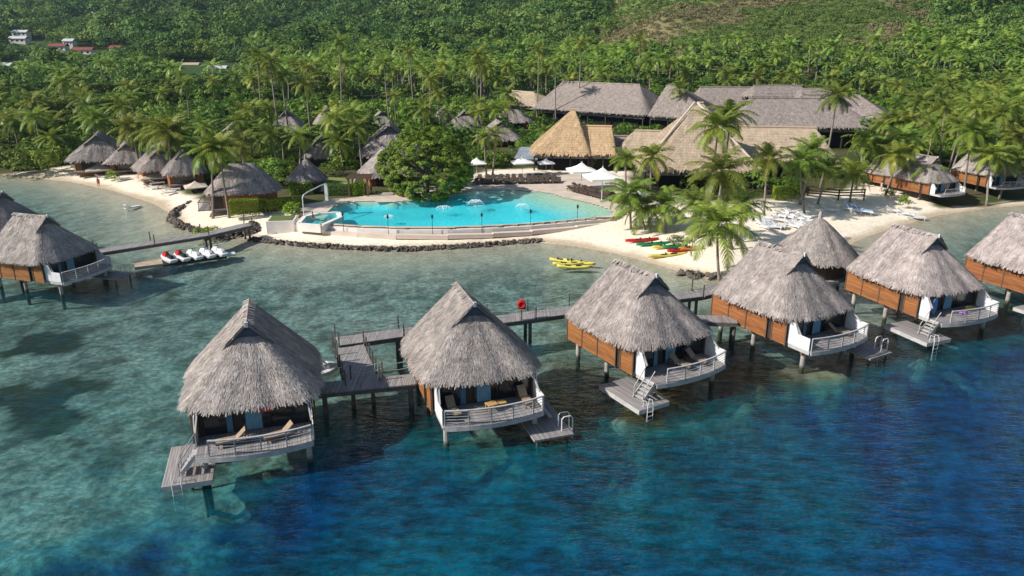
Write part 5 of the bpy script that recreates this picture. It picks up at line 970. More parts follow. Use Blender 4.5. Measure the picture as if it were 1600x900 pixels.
def frond(r, L_, elev, droop, nleaf, lw, near=True, ll=.9):
    """one palm frond in the x-z plane from origin; returns quads verts"""
    n = 9; s = np.linspace(0, 1, n); ang = elev - droop * s ** 1.15; ds = L_ / (n - 1); x = np.concatenate([[0], np.cumsum(np.cos(ang[:-1]) * ds)]); z = np.concatenate([[0], np.cumsum(np.sin(ang[:-1]) * ds)])
    tw = r.normal(0, .25); out = []
    def at(q): return np.stack([np.interp(q, s, x), np.zeros_like(q), np.interp(q, s, z)], 1)
    q = np.linspace(.12, .99, nleaf); p = at(q); an = np.interp(q, s, ang); d = np.stack([np.cos(an), np.zeros_like(q), np.sin(an)], 1); up = np.stack([-np.sin(an), np.zeros_like(q), np.cos(an)], 1)
    prof = np.sin(np.pi * (.12 + .86 * q)) ** .6 * ll
    for sd_ in (-1, 1):
        lat = np.array([0, sd_, 0.])[None]; hang = r.uniform(.15, .75, (nleaf, 1)) + .35 * q[:, None]
        dirn = d * (.45 + .4 * q[:, None]) + lat * .9 + up * .12 - np.array([0, 0, 1.])[None] * hang * .55 + r.normal(0, .07, (nleaf, 3)); dirn /= np.linalg.norm(dirn, axis=1)[:, None]
        tip = p + dirn * prof[:, None]; mid = p + dirn * prof[:, None] * .5 + np.array([0, 0, .07])[None] * prof[:, None]; tip[:, 2] -= .13 * prof
        w_ = d * lw
        out.append(np.stack([p - w_ * .5, p + w_ * .5, mid + w_ * .55, mid - w_ * .55], 1)); out.append(np.stack([mid - w_ * .55, mid + w_ * .55, tip + w_ * .12, tip - w_ * .12], 1))
    rc = at(s); o = np.array([0, .035, 0])[None]; rc2 = np.stack([rc[:-1] - o, rc[:-1] + o, rc[1:] + o * .6, rc[1:] - o * .6], 1); out.append(rc2)
    return np.concatenate(out)
def palm_crown(seed, nf, nleaf, lw, L_=3.9, ll=.95):
    r = np.random.default_rng(seed); Vs = []; Ts = []
    for k in range(nf):
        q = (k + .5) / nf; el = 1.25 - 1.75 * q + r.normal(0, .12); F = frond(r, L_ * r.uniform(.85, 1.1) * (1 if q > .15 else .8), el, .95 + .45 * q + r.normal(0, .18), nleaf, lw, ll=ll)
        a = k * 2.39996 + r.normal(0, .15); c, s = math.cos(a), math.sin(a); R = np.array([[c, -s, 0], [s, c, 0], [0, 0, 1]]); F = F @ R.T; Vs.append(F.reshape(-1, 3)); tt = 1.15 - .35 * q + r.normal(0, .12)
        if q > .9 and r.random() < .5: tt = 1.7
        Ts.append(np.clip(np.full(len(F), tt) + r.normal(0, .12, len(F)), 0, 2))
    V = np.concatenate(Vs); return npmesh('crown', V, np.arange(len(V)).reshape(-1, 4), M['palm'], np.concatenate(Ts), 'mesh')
def trunk_mesh(seed, bend, thick=.17):
    r = random.Random(seed); b = MB(); a = r.random() * 6.28; n = 9; pts = []; rd = []
    for i in range(n): q = i / (n - 1); pts.append((math.cos(a) * bend * (q - 1) * (1.4 - q) * 1, math.sin(a) * bend * (q - 1) * (1.4 - q), q - (.06 if i == 0 else 0))); rd.append(thick * (1.5 if i == 0 else 1.0 - .35 * q))
    return b, pts, rd
NEARC = [palm_crown(100 + k, 26 - k, 34, .085) for k in range(4)]; MIDC = [palm_crown(120 + k, 19 + k, 20, .12, 3.8, .78) for k in range(4)]; FARC = [palm_crown(140 + k, 15 + k, 9, .30, 3.7, .85) for k in range(4)]
for c_ in MIDC + FARC: pass
nut_b = MB(); 
for k in range(7): nut_b.sphere((.28 * math.cos(k * .9), .28 * math.sin(k * .9), -.28 - .05 * (k % 3)), .14, 6, 4)
NUT = nut_b.build('coconuts', mat('coconut', (.30, .24, .08), .6, (.2, .18, .05), 4)); NUTM = NUT.data; bpy.data.objects.remove(NUT)
PALMS = []; npalm = 0
def palm(x, y, z, h, k, crowns, sc=1.0, label=None, group=None, lean=.6, nuts=False, thick=.17, az=None):
    """top of trunk at (x,y,z+h)"""
    global npalm; rr_ = random.Random(npalm * 7 + 3); npalm += 1; t = thing('coconut_palm', label or 'x', 'palm tree', (x, y, z), rr_.random() * 6.28, group)
    b = MB(); a = rr_.random() * 6.28 if az is None else az - t.rotation_euler.z; n = 8; pts = []; rd = []
    for i in range(n): q = i / (n - 1); k2 = lean * (1 - q) ** 1.7; pts.append((math.cos(a) * k2, math.sin(a) * k2, q * h - (.5 if i == 0 else 0))); rd.append(thick * (1.7 if i == 0 else 1.0 - .35 * q))
    b.tube(pts, rd, 7 if crowns is NEARC else 5); b.build('trunk', M['trunk'], t, True)
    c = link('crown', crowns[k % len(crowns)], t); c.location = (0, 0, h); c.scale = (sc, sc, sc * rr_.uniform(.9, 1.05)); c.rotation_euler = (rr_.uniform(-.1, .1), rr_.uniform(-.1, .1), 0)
    if nuts: o = link('coconuts', NUTM, t); o.location = (0, 0, h)
    PALMS.append((x, y)); return t
# crown pixel (u,v) , base pixel row vb (ground), crown scale, label
HP = [(1122, 352, 440, 1.32, 'great palm with hanging yellow green fronds between the kayaks and the round hut', 1.6, None), (1128, 268, 392, 1.18, 'tall palm with slanting trunk rising behind the great front palm', 2.2, None), (1122, 200, 330, 1.18, 'tall palm waving before the pointed tan roof', .8, None), (1142, 178, 322, 1.05, 'palm crown just right of the apex of the pointed tan roof', .8, None),
      (985, 302, 362, 1.05, 'leafy short palm at the right tip of the pool, leftmost of the clump', .6, None), (1003, 322, 364, 1.05, 'short palm in the middle of the clump at the right tip of the pool', .8, None), (1040, 322, 362, 1.05, 'short palm at the right of the clump beside the pool tip', .9, None), (978, 248, 300, .85, 'yellow green young palm beside the terrace, left one', .3, None), (1018, 245, 305, 1.0, 'yellow green young palm beside the terrace, right one', .5, None),
      (1308, 150, 296, 1.0, 'tallest slender palm with pale straight trunk before the lodge roofs', .7, None), (1200, 248, 340, .95, 'palm with bushy crown on the right beach behind the round hut', .6, None), (1252, 252, 333, 1.05, 'dark trunked palm leaning on the right beach just above the round hut', 2.0, None), (1292, 262, 322, .85, 'palm at the right beach between the bushy palm and the tall slender palm', .8, None), (1335, 270, 315, .95, 'drooping palm leaning left over the blue loungers', 1.2, None), (1350, 218, 290, .95, 'palm in front of the dark right end of the lodge', .6, None), (1430, 232, 296, .9, 'palm rising between the two right beach bungalows', .6, None),
      (1520, 205, 312, 1.05, 'tall palm with pale trunk left of the right edge bungalow', 1.2, None), (1537, 222, 305, 1.0, 'palm crowding the tall one by the right edge bungalow', 1.0, None), (1500, 195, 292, 1.0, 'palm behind the two pale trunked palms at the right', .8, None), (1062, 140, 205, .9, 'palm standing before the grey lodge roof left of the apex', .6, None), (1565, 178, 285, 1.1, 'big palm against the forest at the right edge, upper', .9, None), (1590, 210, 280, 1.0, 'big palm against the forest at the right edge, lower', .9, None), (1478, 168, 262, 1.05, 'palm above the right beach bungalows at the forest edge', .8, None), (1460, 200, 275, .95, 'palm crown just above the blue doored beach bungalow', .6, None), (1395, 195, 262, .9, 'palm beside the dark end of the lodge, uphill of the beach', .6, None), (1088, 318, 372, .9, 'bushy palm left of the slanting trunk palm', .5, None), (1160, 318, 378, 1.0, 'bushy palm right of the slanting trunk palm', .7, None),
      (145, 182, 256, 1.05, 'twin trunked palm before the leftmost cove bungalow, left one', 1.2, None), (152, 190, 258, 1.0, 'twin trunked palm before the leftmost cove bungalow, right one', 1.4, None), (20, 190, 250, 1.15, 'dark palm at the far left over the end of the cove beach', .8, None), (55, 182, 258, 1.15, 'second dark palm at the far left over the cove beach', .9, None), (80, 215, 262, .9, 'short dark palm right of the far left pair', .6, None), (206, 200, 276, 1.0, 'yellow green palm on the cove sand, leftmost of the lit group', .8, None), (243, 208, 280, 1.0, 'yellow green palm on the cove sand, second of the lit group', .8, None), (262, 206, 292, 1.05, 'yellow green palm on the cove sand, third of the lit group', .8, None), (277, 216, 285, .9, 'yellow green palm on the cove sand, rightmost of the lit group', .8, None),
      (328, 236, 342, 1.05, 'palm growing from the sandy point, left trunk of a forked pair', 1.2, None), (342, 230, 343, 1.0, 'palm growing from the sandy point, right trunk of a forked pair', 1.0, None), (376, 222, 312, .95, 'palm rising before the bungalow on the sandy point', .6, None), (402, 90, 232, 1.1, 'very tall palm above the left grove with long bare trunk', 1.2, None), (422, 97, 236, 1.0, 'very tall palm right beside the tallest of the left grove', 1.4, None), (440, 118, 230, .9, 'tall palm in the left grove, lower of the three together', 1.0, None), (478, 130, 235, .95, 'tall palm with curved trunk over the grey glimpsed roof', 1.0, None), (530, 66, 200, 1.0, 'tall lone palm standing above the forest left of centre', .9, None), (520, 185, 262, 1.0, 'palm in front of the grove right of the conical hut', .7, None), (552, 178, 258, .95, 'palm in the garden left of the broad thatched roof', .7, None), (468, 212, 262, 1.0, 'full crowned palm above the conical hut', .7, None), (440, 210, 258, .9, 'palm left of the full crowned one above the conical hut', .6, None), (600, 97, 200, .95, 'slender palm whose trunk rises above the broad thatched roof', .8, None), (616, 150, 215, .8, 'palm just right behind the broad thatched roof', .6, None), (672, 124, 205, .9, 'slender palm in the middle of the garden forest', .7, None), (745, 88, 208, 1.0, 'tall palm with twin trunk look above the small roofs', .8, None), (752, 100, 210, .95, 'tall palm crowding the one above the small roofs', .9, None), (640, 80, 190, .8, 'tall palm in the forest between the lone palm and the small roofs', .7, None),
      (774, 210, 276, .85, 'palm behind the first white umbrella', .6, None), (757, 216, 278, .8, 'thin palm close to the great round tree', .6, None), (842, 78, 190, .9, 'tall palm crossing the left part of the long grey lodge roof', .5, None), (868, 100, 196, .85, 'palm trunk crossing the long grey lodge roof, second from the left', .4, None), (908, 68, 192, .95, 'palm trunk crossing the middle of the long grey lodge roof', .5, None), (988, 104, 188, .85, 'palm trunk crossing the right part of the long grey lodge roof', .4, None), (1001, 62, 188, .95, 'tallest palm above the right end of the long grey lodge roof', .5, None), (1375, 80, 140, .75, 'lone pale trunked palm on the slope above the lodge', .5, None), (1330, 70, 128, .7, 'small lone palm on the scrub slope', .5, None), (320, 200, 262, .9, 'palm above the sandy point bungalow roof, left behind', .6, None), (372, 190, 255, .95, 'palm above the sandy point bungalow roof, right behind', .6, None), (205, 150, 225, 1.0, 'pale palm standing up from the left forest edge', .7, None), (290, 130, 205, .95, 'palm with full crown against the dark left forest', .7, None), (96, 130, 215, .95, 'palm high in the left forest', .7, None), (850, 205, 240, .6, 'short palm in shrubs left of the orange hall', .3, None)]
for i, (u, v, vb, sc, lb, lean, az) in enumerate(HP):
    b0 = P(u, vb, 1.9); z = gz(b0.x, b0.y) if b0.y < 235 else 2.0; z = max(z, .3); b0 = P(u, vb, z); tp = PY(u, v, b0.y); h = max(tp.z - z, 1.2); near = b0.y < 135
    lit = 'lit group' in lb
    palm(tp.x, b0.y, z, h, i, NEARC if (b0.y < 120 or lit) else MIDC, sc * (1.22 if lit else (1.0 if near else 1.05)), lb, 'coconut palms', lean, near, .24 if lit else (.17 if near else .2))
rr_ = random.Random(99)
for k in range(52):
    if k < 24: u = rr_.choice([rr_.uniform(95, 345), rr_.uniform(385, 435), rr_.uniform(520, 560)]); vb = rr_.uniform(222, 258) + max(0, u - 300) * .05; up = rr_.uniform(38, 72); wh = 'on the left, among the cove and garden bungalows'
    elif k < 42: u = rr_.uniform(1370, 1605); vb = rr_.uniform(236, 292); up = rr_.uniform(45, 80); wh = 'on the right, around the beach bungalows'
    else: u = rr_.uniform(655, 830); vb = rr_.uniform(195, 230); up = rr_.uniform(35, 60); wh = 'in the garden'
    b0 = P(u, vb, 2.0); tp = PY(u + rr_.uniform(-6, 6), vb - up, b0.y); palm(tp.x, b0.y, 1.9, max(tp.z - 2, 3), k, NEARC if b0.y < 130 else MIDC, rr_.uniform(.9, 1.15), 'bright feathery coconut palm ' + wh.split(',')[0] + ', ' + region(u), 'coconut palms ' + wh + ', ' + region(u), rr_.uniform(.3, 1.2), False, .18)
for u, v, vb, lb in [(1402, 240, 305, 'palm growing on the sand before the plank walled beach bungalow'), (1447, 262, 306, 'small palm on the sand before the blue doored beach bungalow'), (1552, 232, 309, 'palm on the sand in front of the right edge bungalow'), (1580, 238, 305, 'palm half covering the right edge bungalow'), (1270, 235, 322, 'pale palm beside the bright clipped hedge')]:
    b0 = P(u, vb, 1.5); tp = PY(u, v, b0.y); palm(tp.x, b0.y, gz(b0.x, b0.y), max(tp.z - 1.5, 2), int(u), NEARC, .95, lb, 'coconut palms', 1.0, True)
print('manual palms', len(PALMS))
# broadleaf prototypes
TP = [tree_proto('broadleaf_tree', 200 + k, 3.6, 3.2, 7.2, 46, 34, .62) for k in range(5)]; SP_ = [tree_proto('shrub', 220 + k, 1.7, 1.35, 2.5, 22, 30, .36, 'leaf', False, -.2) for k in range(4)]
FT = []
for k in range(8):
    r = np.random.default_rng(300 + k); V, T = crown(r, (3.9, 4.6, 3.0, 5.2, 2.4, 3.6, 4.2, 3.3)[k], (3.0, 2.2, 3.6, 2.0, 3.4, 2.8, 3.3, 4.2)[k], (4.2, 4.6, 4.6, 5.6, 4.4, 3.4, 4.6, 5.2)[k], 30, 13, .92, skirt=-.2); FT.append((V, T + r.normal(0, .18)))
FPm = []
for k in range(4):
    me = FARC[k]; V = np.empty(len(me.vertices) * 3, np.float32); me.vertices.foreach_get('co', V); T = np.empty(len(me.polygons), np.float32); me.attributes['tint'].data.foreach_get('value', T); FPm.append((V.reshape(-1, 3), T))
# the great round tree beside the pool
c = P(655, 312, 1.6); gt_ = tree_proto('banyan_tree', 401, 7.3, 5.4, 9.7, 640, 110, .28, 'banyan', True, -.85); gt_['label'] = 'great round broadleaf tree hanging over the back edge of the pool'; gt_.location = (c.x + .7, c.y + 3.2, 1.5); gt_.scale = (1.02, .95, 1.02); FOOT.append((c.x, c.y + 2, 6.5))
tag(MB().sphere((c.x, c.y + 1.5, 1.6), (4.5, 2.6, .55), 16, 6).build('tree_islet', M['stone']), 'low dark rocky islet under the great round tree', 'islet')
# shrubs and hedges placed by hand: (u, v base, width px, height px, material, label)
def leafbox(name, label, pts, h_, w_, m, ls=.18, n=4200, seed=1, cat='hedge'):
    r = np.random.default_rng(seed); a, b = Vector(pts[0]), Vector(pts[1]); L_ = (b - a).length; yaw = math.atan2(b.y - a.y, b.x - a.x)
    u = r.random((n, 3)); f = r.integers(0, 6, n); u[f == 0, 2] = 1; u[f == 5, 2] = 1; u[f == 1, 1] = 0; u[f == 2, 1] = 1; u[f == 3, 0] = 0; u[f == 4, 0] = 1
    nr = np.zeros((n, 3)); nr[(f == 0) | (f == 5), 2] = 1; nr[f == 1, 1] = -1; nr[f == 2, 1] = 1; nr[f == 3, 0] = -1; nr[f == 4, 0] = 1
    P0 = (u - np.array([.5, .5, 0])[None]) * np.array([L_, w_, h_])[None] + r.normal(0, .06, (n, 3)); P0[:, 2] += .15 * (fbm(P0[:, 0], P0[:, 1], 1.2) - .5)
    V = leaf_quads(P0, nr * 1.2, ls * r.uniform(.6, 1.4, n), r); T = np.clip(1 + r.normal(0, .25, n) + (fbm(P0[:, 0], P0[:, 2], .8) - .5), 0, 2)
    o = npmesh(name, V, np.arange(len(V)).reshape(-1, 4), M[m], T); o.location = ((a.x + b.x) / 2, (a.y + b.y) / 2 + w_ / 2, min(a.z, b.z)); o.rotation_euler.z = yaw; return tag(o, label, cat)
leafbox('hedge', 'long clipped green hedge in front of the sandy point bungalow', (P(358, 338, 1.6), P(402, 335, 1.6)), 2.0, 1.6, 'hedge', seed=2); leafbox('hedge', 'lower clipped hedge running from the tall hedge toward the spa pool', (P(400, 331, 1.7), P(470, 327, 1.7)), 1.5, 1.8, 'hedge', seed=3, n=5200)
leafbox('hedge', 'bright boxy hedge in front of the conical hut', (P(452, 305, 1.9), P(487, 304, 1.9)), 1.9, 2.2, 'hedge', seed=4); leafbox('hedge', 'square clipped bush left of the pergola', (P(551, 306, 1.9), P(570, 306, 1.9)), 1.7, 1.4, 'hedge', seed=5, n=2400); leafbox('hedge', 'bright clipped hedge behind the palms on the right beach', (P(1212, 312, 1.9), P(1256, 312, 1.9)), 1.8, 1.6, 'hedge', seed=6)
leafbox('hedge', 'dark hedge along the lawn terrace beside the pool', (P(508, 306, 1.9), P(549, 306, 1.9)), 1.5, 1.6, 'leaf', seed=7)
HS = [(-8, 262, 60, 50, 'leaf', 'dark bush at the very left end of the cove beach'), (28, 264, 55, 44, 'leaf', 'dark bush under the far left palm pair, left one'), (62, 264, 50, 40, 'leaf', 'dark bush under the far left palm pair, right one'), (92, 259, 46, 40, 'leaf', 'dark bush just left of the leftmost cove bungalow'), (118, 252, 36, 34, 'leaf', 'dark bush touching the leftmost cove bungalow'), (322, 357, 46, 22, 'hedge', 'low spreading bright shrub on the sandy point beside the jetty'), (455, 334, 36, 24, 'hedge', 'rounded yellow green bush beside the shower pipe'), (173, 274, 24, 16, 'hedge', 'small round shrub on the cove sand'), (310, 272, 46, 34, 'hedge', 'yellow green bush behind the cove loungers'), (300, 262, 30, 24, 'hedge', 'second yellow green bush behind the cove loungers'), (428, 278, 50, 30, 'leaf', 'dark green bush left of the conical hut'), (540, 262, 46, 36, 'hedge', 'tall bright bush behind the lawn terrace'), (570, 258, 36, 34, 'leaf', 'dark bush left of the great round tree'), (520, 275, 40, 22, 'leaf', 'low bush behind the conical hut'), (932, 266, 22, 24, 'hedge', 'round light tree before the dark opening beside the orange hall'), (1185, 300, 60, 36, 'leaf', 'wide dark bush before the tall lodge veranda'), (1090, 298, 44, 26, 'leaf', 'bush before the dark veranda left of the palms'), (1225, 300, 40, 24, 'leaf', 'dark bush above the bright right hedge'), (1416, 317, 18, 24, 'hedge', 'small lone shrub on the sand by the beach bungalow steps'), (1362, 250, 50, 30, 'leaf', 'dark shrub mass at the right end of the lodge'), (1385, 275, 50, 40, 'leaf', 'tall dark shrub left of the plank walled beach bungalow'), (1345, 285, 50, 36, 'leaf', 'dark shrub behind the low brown fence'), (1240, 296, 40, 20, 'leaf', 'low bush between the two fences'), (770, 262, 40, 20, 'leaf', 'low dark bush behind the umbrellas'), (1390, 303, 22, 14, 'leaf', 'little bush beside the walking person'), (735, 262, 34, 40, 'leaf', 'bush against the right flank of the great round tree'), (812, 250, 34, 30, 'leaf', 'bush in front of the grey blue awning'), (1060, 372, 34, 12, 'leaf', 'low creeping plant between kayaks and palms')]
for i, (u, v, wp, hp, m, lb) in enumerate(HS):
    b0 = P(u, v, 1.8); d = b0.y / math.cos(.3); w_ = wp / FPX * b0.y * .98; h_ = hp / FPX * b0.y * 1.0; o = copy_tree(SP_[i % 4]); o.name = 'bush'; place(o, (b0.x, b0.y + .3, gz(b0.x, b0.y)), i * 1.3, (w_ / 3.6, w_ / 3.6, max(h_ / 2.6, .25)), lb); o['category'] = 'bush'
    if m != 'leaf': me = o.children[0].data.copy(); me.materials[0] = M[m]; o.children[0].data = me
# random vegetation
FX = np.array([f[0] for f in FOOT]); FY = np.array([f[1] for f in FOOT]); FR = np.array([f[2] for f in FOOT])
def vlim(u): return np.interp(u, [-400, 0, 90, 150, 300, 480, 620, 760, 1000, 1380, 1420, 1500, 1600, 2000], [268, 266, 256, 214, 178, 172, 164, 168, 166, 172, 220, 238, 240, 240])
def vsh(u): return np.interp(u, [-400, 0, 100, 200, 300, 330, 430, 500, 600, 700, 800, 900, 1020, 1160, 1200, 1400, 1500, 1600, 2000], [256, 254, 256, 250, 258, 285, 296, 282, 268, 262, 252, 215, 210, 230, 226, 262, 256, 256, 260])
def scatter(y0, y1, step, seed, marg=.76):
    r = np.random.default_rng(seed); pts = []; y = y0
    while y < y1:
        hw = y * marg; n = int(2 * hw / step); x = np.linspace(-hw, hw, n) + r.normal(0, step * .3, n); pts.append(np.stack([x, y + r.normal(0, step * .3, n)], 1)); y += step * .86
    p = np.concatenate(pts); z, d = ground(p[:, 0], p[:, 1]); c, s = math.cos(PITCH), math.sin(PITCH); zz = z - CAMH; dd = p[:, 1] * c - zz * s; U = 800 + FPX * p[:, 0] / dd; Vv = 450 - FPX * (p[:, 1] * s + zz * c) / dd
    ok = np.ones(len(p), bool)
    for fx, fy, fr in zip(FX, FY, FR): ok &= (p[:, 0] - fx) ** 2 + (p[:, 1] - fy) ** 2 > (fr + 1.6) ** 2
    ok &= d > 5; return p[ok], z[ok], U[ok], Vv[ok], r
p, z, U, Vv, r = scatter(125, 330, 5.6, 1); m_ = (Vv < vlim(U)) & (U > -60) & (U < 1660); p, z, U, Vv = p[m_], z[m_], U[m_], Vv[m_]
scrubz = (Vv < 102) & (U > 860) & (U < 1400) & (p[:, 1] > 285) & (p[:, 0] / p[:, 1] > .09) & (p[:, 0] / p[:, 1] < .56)
order = np.argsort(p[:, 1]); ntree = 0; npm = 0; extra = []; used_t = [False] * 5
PG = 'coconut palms of the background grove'
def where(u, v): return ('close to the roofs, ' if v > 205 else ('halfway back, ' if v > 168 else 'far back, ')) + region(u)
for i in order:
    x, y = p[i]; u = U[i]; isp = r.random() < np.interp(u, [0, 350, 450, 900, 1050, 1300, 1450, 1600], [.16, .22, .5, .55, .4, .3, .45, .45])
    if scrubz[i]: continue
    if isp and npm < 175:
        tall = (350 < u < 1050) and y > 150; h = r.uniform(7.5, 13) if tall else r.uniform(5.5, 9.5)
        palm(x, y, z[i] - .2, h, npm, MIDC if y < 235 else FARC, r.uniform(.95, 1.25), (('tall coconut palm ' if h > 9 else 'low coconut palm ') + where(u, Vv[i])), PG + ' ' + where(u, Vv[i]) + (' tall' if h > 9 else ' low'), r.uniform(.3, 1.2), False, .2); npm += 1
    elif ntree < 290 and not isp:
        k = ntree % 5; o = TP[k] if not used_t[k] else copy_tree(TP[k]); used_t[k] = True; s_ = r.uniform(.65, 1.15) * (.85 if y < 170 else 1.05)
        place(o, (x, y, z[i] - .3), r.random() * 6, (s_ * r.uniform(.9, 1.25), s_ * r.uniform(.9, 1.2), s_ * r.uniform(.8, 1.1)), ('wide leafy tree ' if s_ > .9 else 'small leafy tree ') + where(u, Vv[i]), ('wide' if s_ > .9 else 'small') + ' broadleaf trees ' + where(u, Vv[i])); ntree += 1
    else: extra.append((x, y, z[i], isp))
print('palms', npm, 'trees', ntree, 'extra', len(extra))
under = []
# shrubs between the buildings
FR2 = FR * .82; FRs, FR = FR, FR2
p, z, U, Vv, r = scatter(100, 235, 3.0, 2); FR = FRs
m_ = (Vv < vsh(U)) & (Vv >= vlim(U) - 4) & (U > -40) & (U < 1640) & ~inside(p[:, 0], p[:, 1], np.array(SANDB)); p, z, U, Vv = p[m_], z[m_], U[m_], Vv[m_]; ns = 0
for i in np.argsort(p[:, 1]):
    x, y = p[i]; u = U[i]
    if (1120 < u < 1330 and Vv[i] > 190) : continue
    if ns >= 275: under.append((x, y, z[i] - .2, r.uniform(.8, 1.6) * (.6 if 800 < u < 1060 else 1), r.normal(0, .3))); continue
    hmax = .75 if (800 < u < 1060) else (.85 if 330 < u < 830 else 1.35)
    o = copy_tree(SP_[ns % 4]); s_ = r.uniform(.7, 1.35); place(o, (x, y, z[i] - .15), r.random() * 6, (s_ * 1.15, s_ * 1.1, s_ * r.uniform(.6, 1.1) * hmax), ('big green shrub ' if s_ > 1.0 else 'small green shrub ') + where(u, Vv[i]), ('big' if s_ > 1.0 else 'small') + ' garden shrubs ' + where(u, Vv[i])); o['category'] = 'shrub'
    if r.random() < .35: pass
    ns += 1
print('shrubs', ns)
for o in SP_:
    for c_ in list(o.children): bpy.data.objects.remove(c_)
    bpy.data.objects.remove(o)
for k in range(5):
    if not used_t[k]:
        for c_ in list(TP[k].children): bpy.data.objects.remove(c_)
        bpy.data.objects.remove(TP[k])
# far forest as one mass
print('under', len(under))
def mass(name, label, pts, prot, m, rs, tj=.35):
    r = np.random.default_rng(9); Vs = []; Ts = []
    k = r.integers(0, len(prot), len(pts))
    for j in range(len(prot)):
        s = pts[k == j]
        if not len(s): continue
        V, T = prot[j]; n = len(s); a = r.random(n) * 6.28; sc = s[:, 3] * r.uniform(.72, 1.12, n) ** 2 * 1.1 * np.where((r.random(n) < (.14 if name == 'forest' else 0)) & (s[:, 1] > 380), 1.6, 1.0); ca, sa = np.cos(a) * sc, np.sin(a) * sc; sz = sc * r.uniform(.75, 1.2, n)
        X_ = V[None, :, 0] * ca[:, None] - V[None, :, 1] * sa[:, None] + s[:, 0:1]; Y_ = V[None, :, 0] * sa[:, None] + V[None, :, 1] * ca[:, None] + s[:, 1:2]; Z_ = V[None, :, 2] * sz[:, None] + s[:, 2:3]
        Vs.append(np.stack([X_, Y_, Z_], 2).reshape(-1, 3)); Ts.append(np.clip(T[None] + s[:, 4:5], 0, 2).ravel())
    V = np.concatenate(Vs); return tag(npmesh(name, V, np.arange(len(V)).reshape(-1, 4), M[m], np.concatenate(Ts)), label, kind='stuff')
def forest_pts(y0, y1, step, seed, sc, drop=.0):
    p, z, U, Vv, r = scatter(y0, y1, step, seed, .72); R_ = p[:, 0] / p[:, 1]; scrub = sstep(.08, .13, R_ + .04 * (fbm(p[:, 0], p[:, 1], 40, 3, 7) - .5)) * (1 - sstep(.50, .58, R_ + .08 * (fbm(p[:, 0], p[:, 1], 60, 3, 8) - .5))) * (p[:, 1] > 285) * (Vv < 104)
    keep = (r.random(len(p)) > scrub * 1.0) & (Vv < vlim(U)) & (Vv > -160); p, z = p[keep], z[keep]; n = len(p); tv = (fbm(p[:, 0], p[:, 1], 30, 3, 12) - .5) * 1.3 + r.normal(0, .28, n)
    return np.stack([p[:, 0], p[:, 1], z - .8, np.full(n, sc), tv], 1)
M['farleaf'] = mat('forest_leaf', (.15, .235, .050), .7, (.09, .18, .045), .03, tint=.6, transl=.28, spec=.15, hue=.035)
fp = np.concatenate([forest_pts(320, 470, 6.3, 11, 1.05), forest_pts(470, 760, 8.5, 12, 1.45), forest_pts(760, 1250, 13, 13, 2.1), forest_pts(1250, 2300, 24, 14, 3.6)])
fp = np.concatenate([fp, np.array([(e[0], e[1], e[2] - .5, .95, r.normal(0, .25)) for e in extra if not e[3]]).reshape(-1, 5)])
print('forest', len(fp)); mass('forest', 'dense green forest covering the hills behind the resort', fp, FT, 'farleaf', 1)
US = []
for k in range(5): r2 = np.random.default_rng(750 + k); US.append(crown(r2, 2.0, 1.5, 1.3, 16, 14, .62, skirt=-.3))
mass('undergrowth', 'mixed green undergrowth between the garden bungalows and the forest', np.array(under), US, 'leaf', 1)
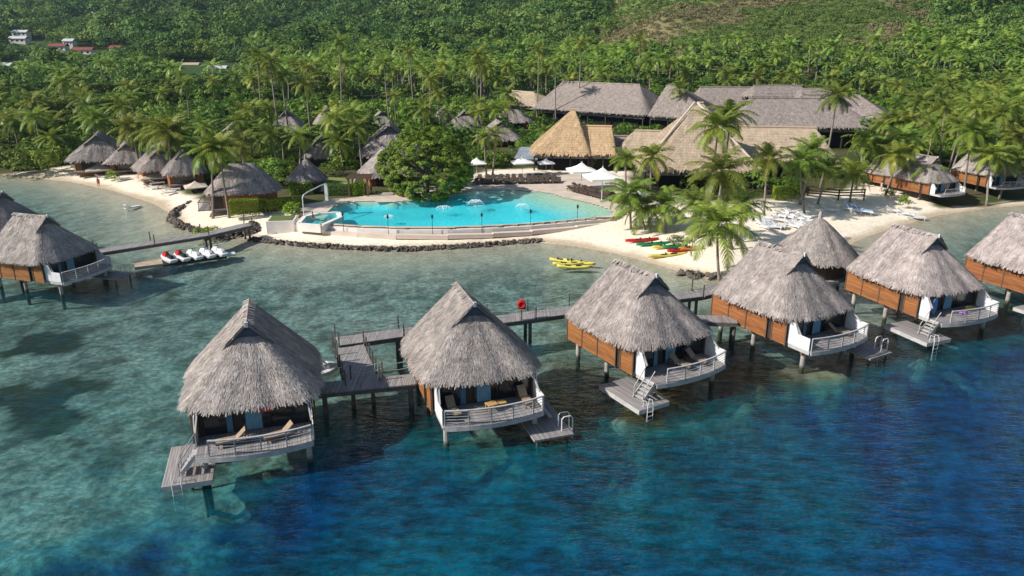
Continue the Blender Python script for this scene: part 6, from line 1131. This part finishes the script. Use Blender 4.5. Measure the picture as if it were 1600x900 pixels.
# palms of the far grove as one mass, with trunks
pp_ = [(e[0], e[1], e[2] + r.uniform(8, 11), 1.15, r.normal(0, .2)) for e in extra if e[3]]
p, z, U, Vv, r = scatter(325, 430, 12, 21, .6); uu = 800 + FPX * p[:, 0] / p[:, 1]; kp = (uu > 330) & (uu < 1120) & ~((p[:, 0] / p[:, 1] > .09) & (p[:, 0] / p[:, 1] < .58) & (p[:, 1] > 300)) & (r.random(len(p)) < .6)
pp_ += [(a[0], a[1], b + r.uniform(8, 12), 1.15, r.normal(0, .2)) for a, b in zip(p[kp], z[kp])]; pp_ = np.array(pp_); print('far palms', len(pp_))
mass('palm_grove', 'far coconut palm crowns standing above the forest at the foot of the hills', pp_, FPm, 'palm', 1)
tr_ = MB()
for q in pp_: tr_.tube([(q[0] + .4, q[1], q[2] - 10), (q[0], q[1], q[2])], [.3, .2], 4, False)
tag(tr_.build('palm_grove_trunks', M['trunk']), 'thin pale trunks of the far palm grove', kind='stuff')
# scrub on the right hill
p, z, U, Vv, r = scatter(262, 620, 3.6, 31, .68); R_ = p[:, 0] / p[:, 1]; kp = (R_ > .06) & (R_ < .62) & (Vv < 122) & (Vv > -60); p, z = p[kp], z[kp]; n = len(p)
SCR = []
for k in range(5): r2 = np.random.default_rng(700 + k); V, T = crown(r2, 1.8, .5, .3, 12, 9, .62, skirt=0); SCR.append((V, T))
bn = fbm(p[:, 0], p[:, 1], 45, 4, 25) + r.normal(0, .03, n); br = bn + r.normal(0, .03, n) > .44
M['scrub_brown'] = mat('dry_scrub', (.20, .165, .085), .9, (.155, .15, .065), .1, tint=.4, spec=.1); M['scrub_green'] = mat('green_scrub', (.125, .18, .04), .8, (.09, .145, .036), .1, tint=.4, transl=.15, spec=.1, hue=.02)
for nm, msk, mt_ in (('scrub', ~br, 'scrub_green'), ('dry_scrub', br, 'scrub_brown')):
    q = np.stack([p[msk, 0], p[msk, 1], z[msk] - .2, np.full(msk.sum(), 1.0) * (1 + .5 * (r.random(msk.sum()) < .1)), r.normal(0, .2, msk.sum())], 1); mass(nm, ('green' if nm == 'scrub' else 'brownish dry') + ' low scrub on the open slope at the upper right', q, SCR, mt_, 1)
print('scrub', n)
# ================================================================ HAZE
hz = MB(); hz.box(-1700, 1700, -1300, 3200, -14, 700).build('haze', bpy.data.materials.new('haze_air')); hz = bpy.data.objects['haze']; tag(hz, 'thin pale blue air between the beach and the hills', kind='stuff'); hm = hz.data.materials[0]; hm.use_nodes = True; n = hm.node_tree; n.nodes.remove(n.nodes['Principled BSDF'])
pv = n.nodes.new('ShaderNodeVolumePrincipled'); pv.inputs['Color'].default_value = (.60, .80, 1, 1); pv.inputs['Density'].default_value = .00009; pv.inputs['Anisotropy'].default_value = .3; n.links.new(pv.outputs[0], n.nodes['Material Output'].inputs['Volume'])
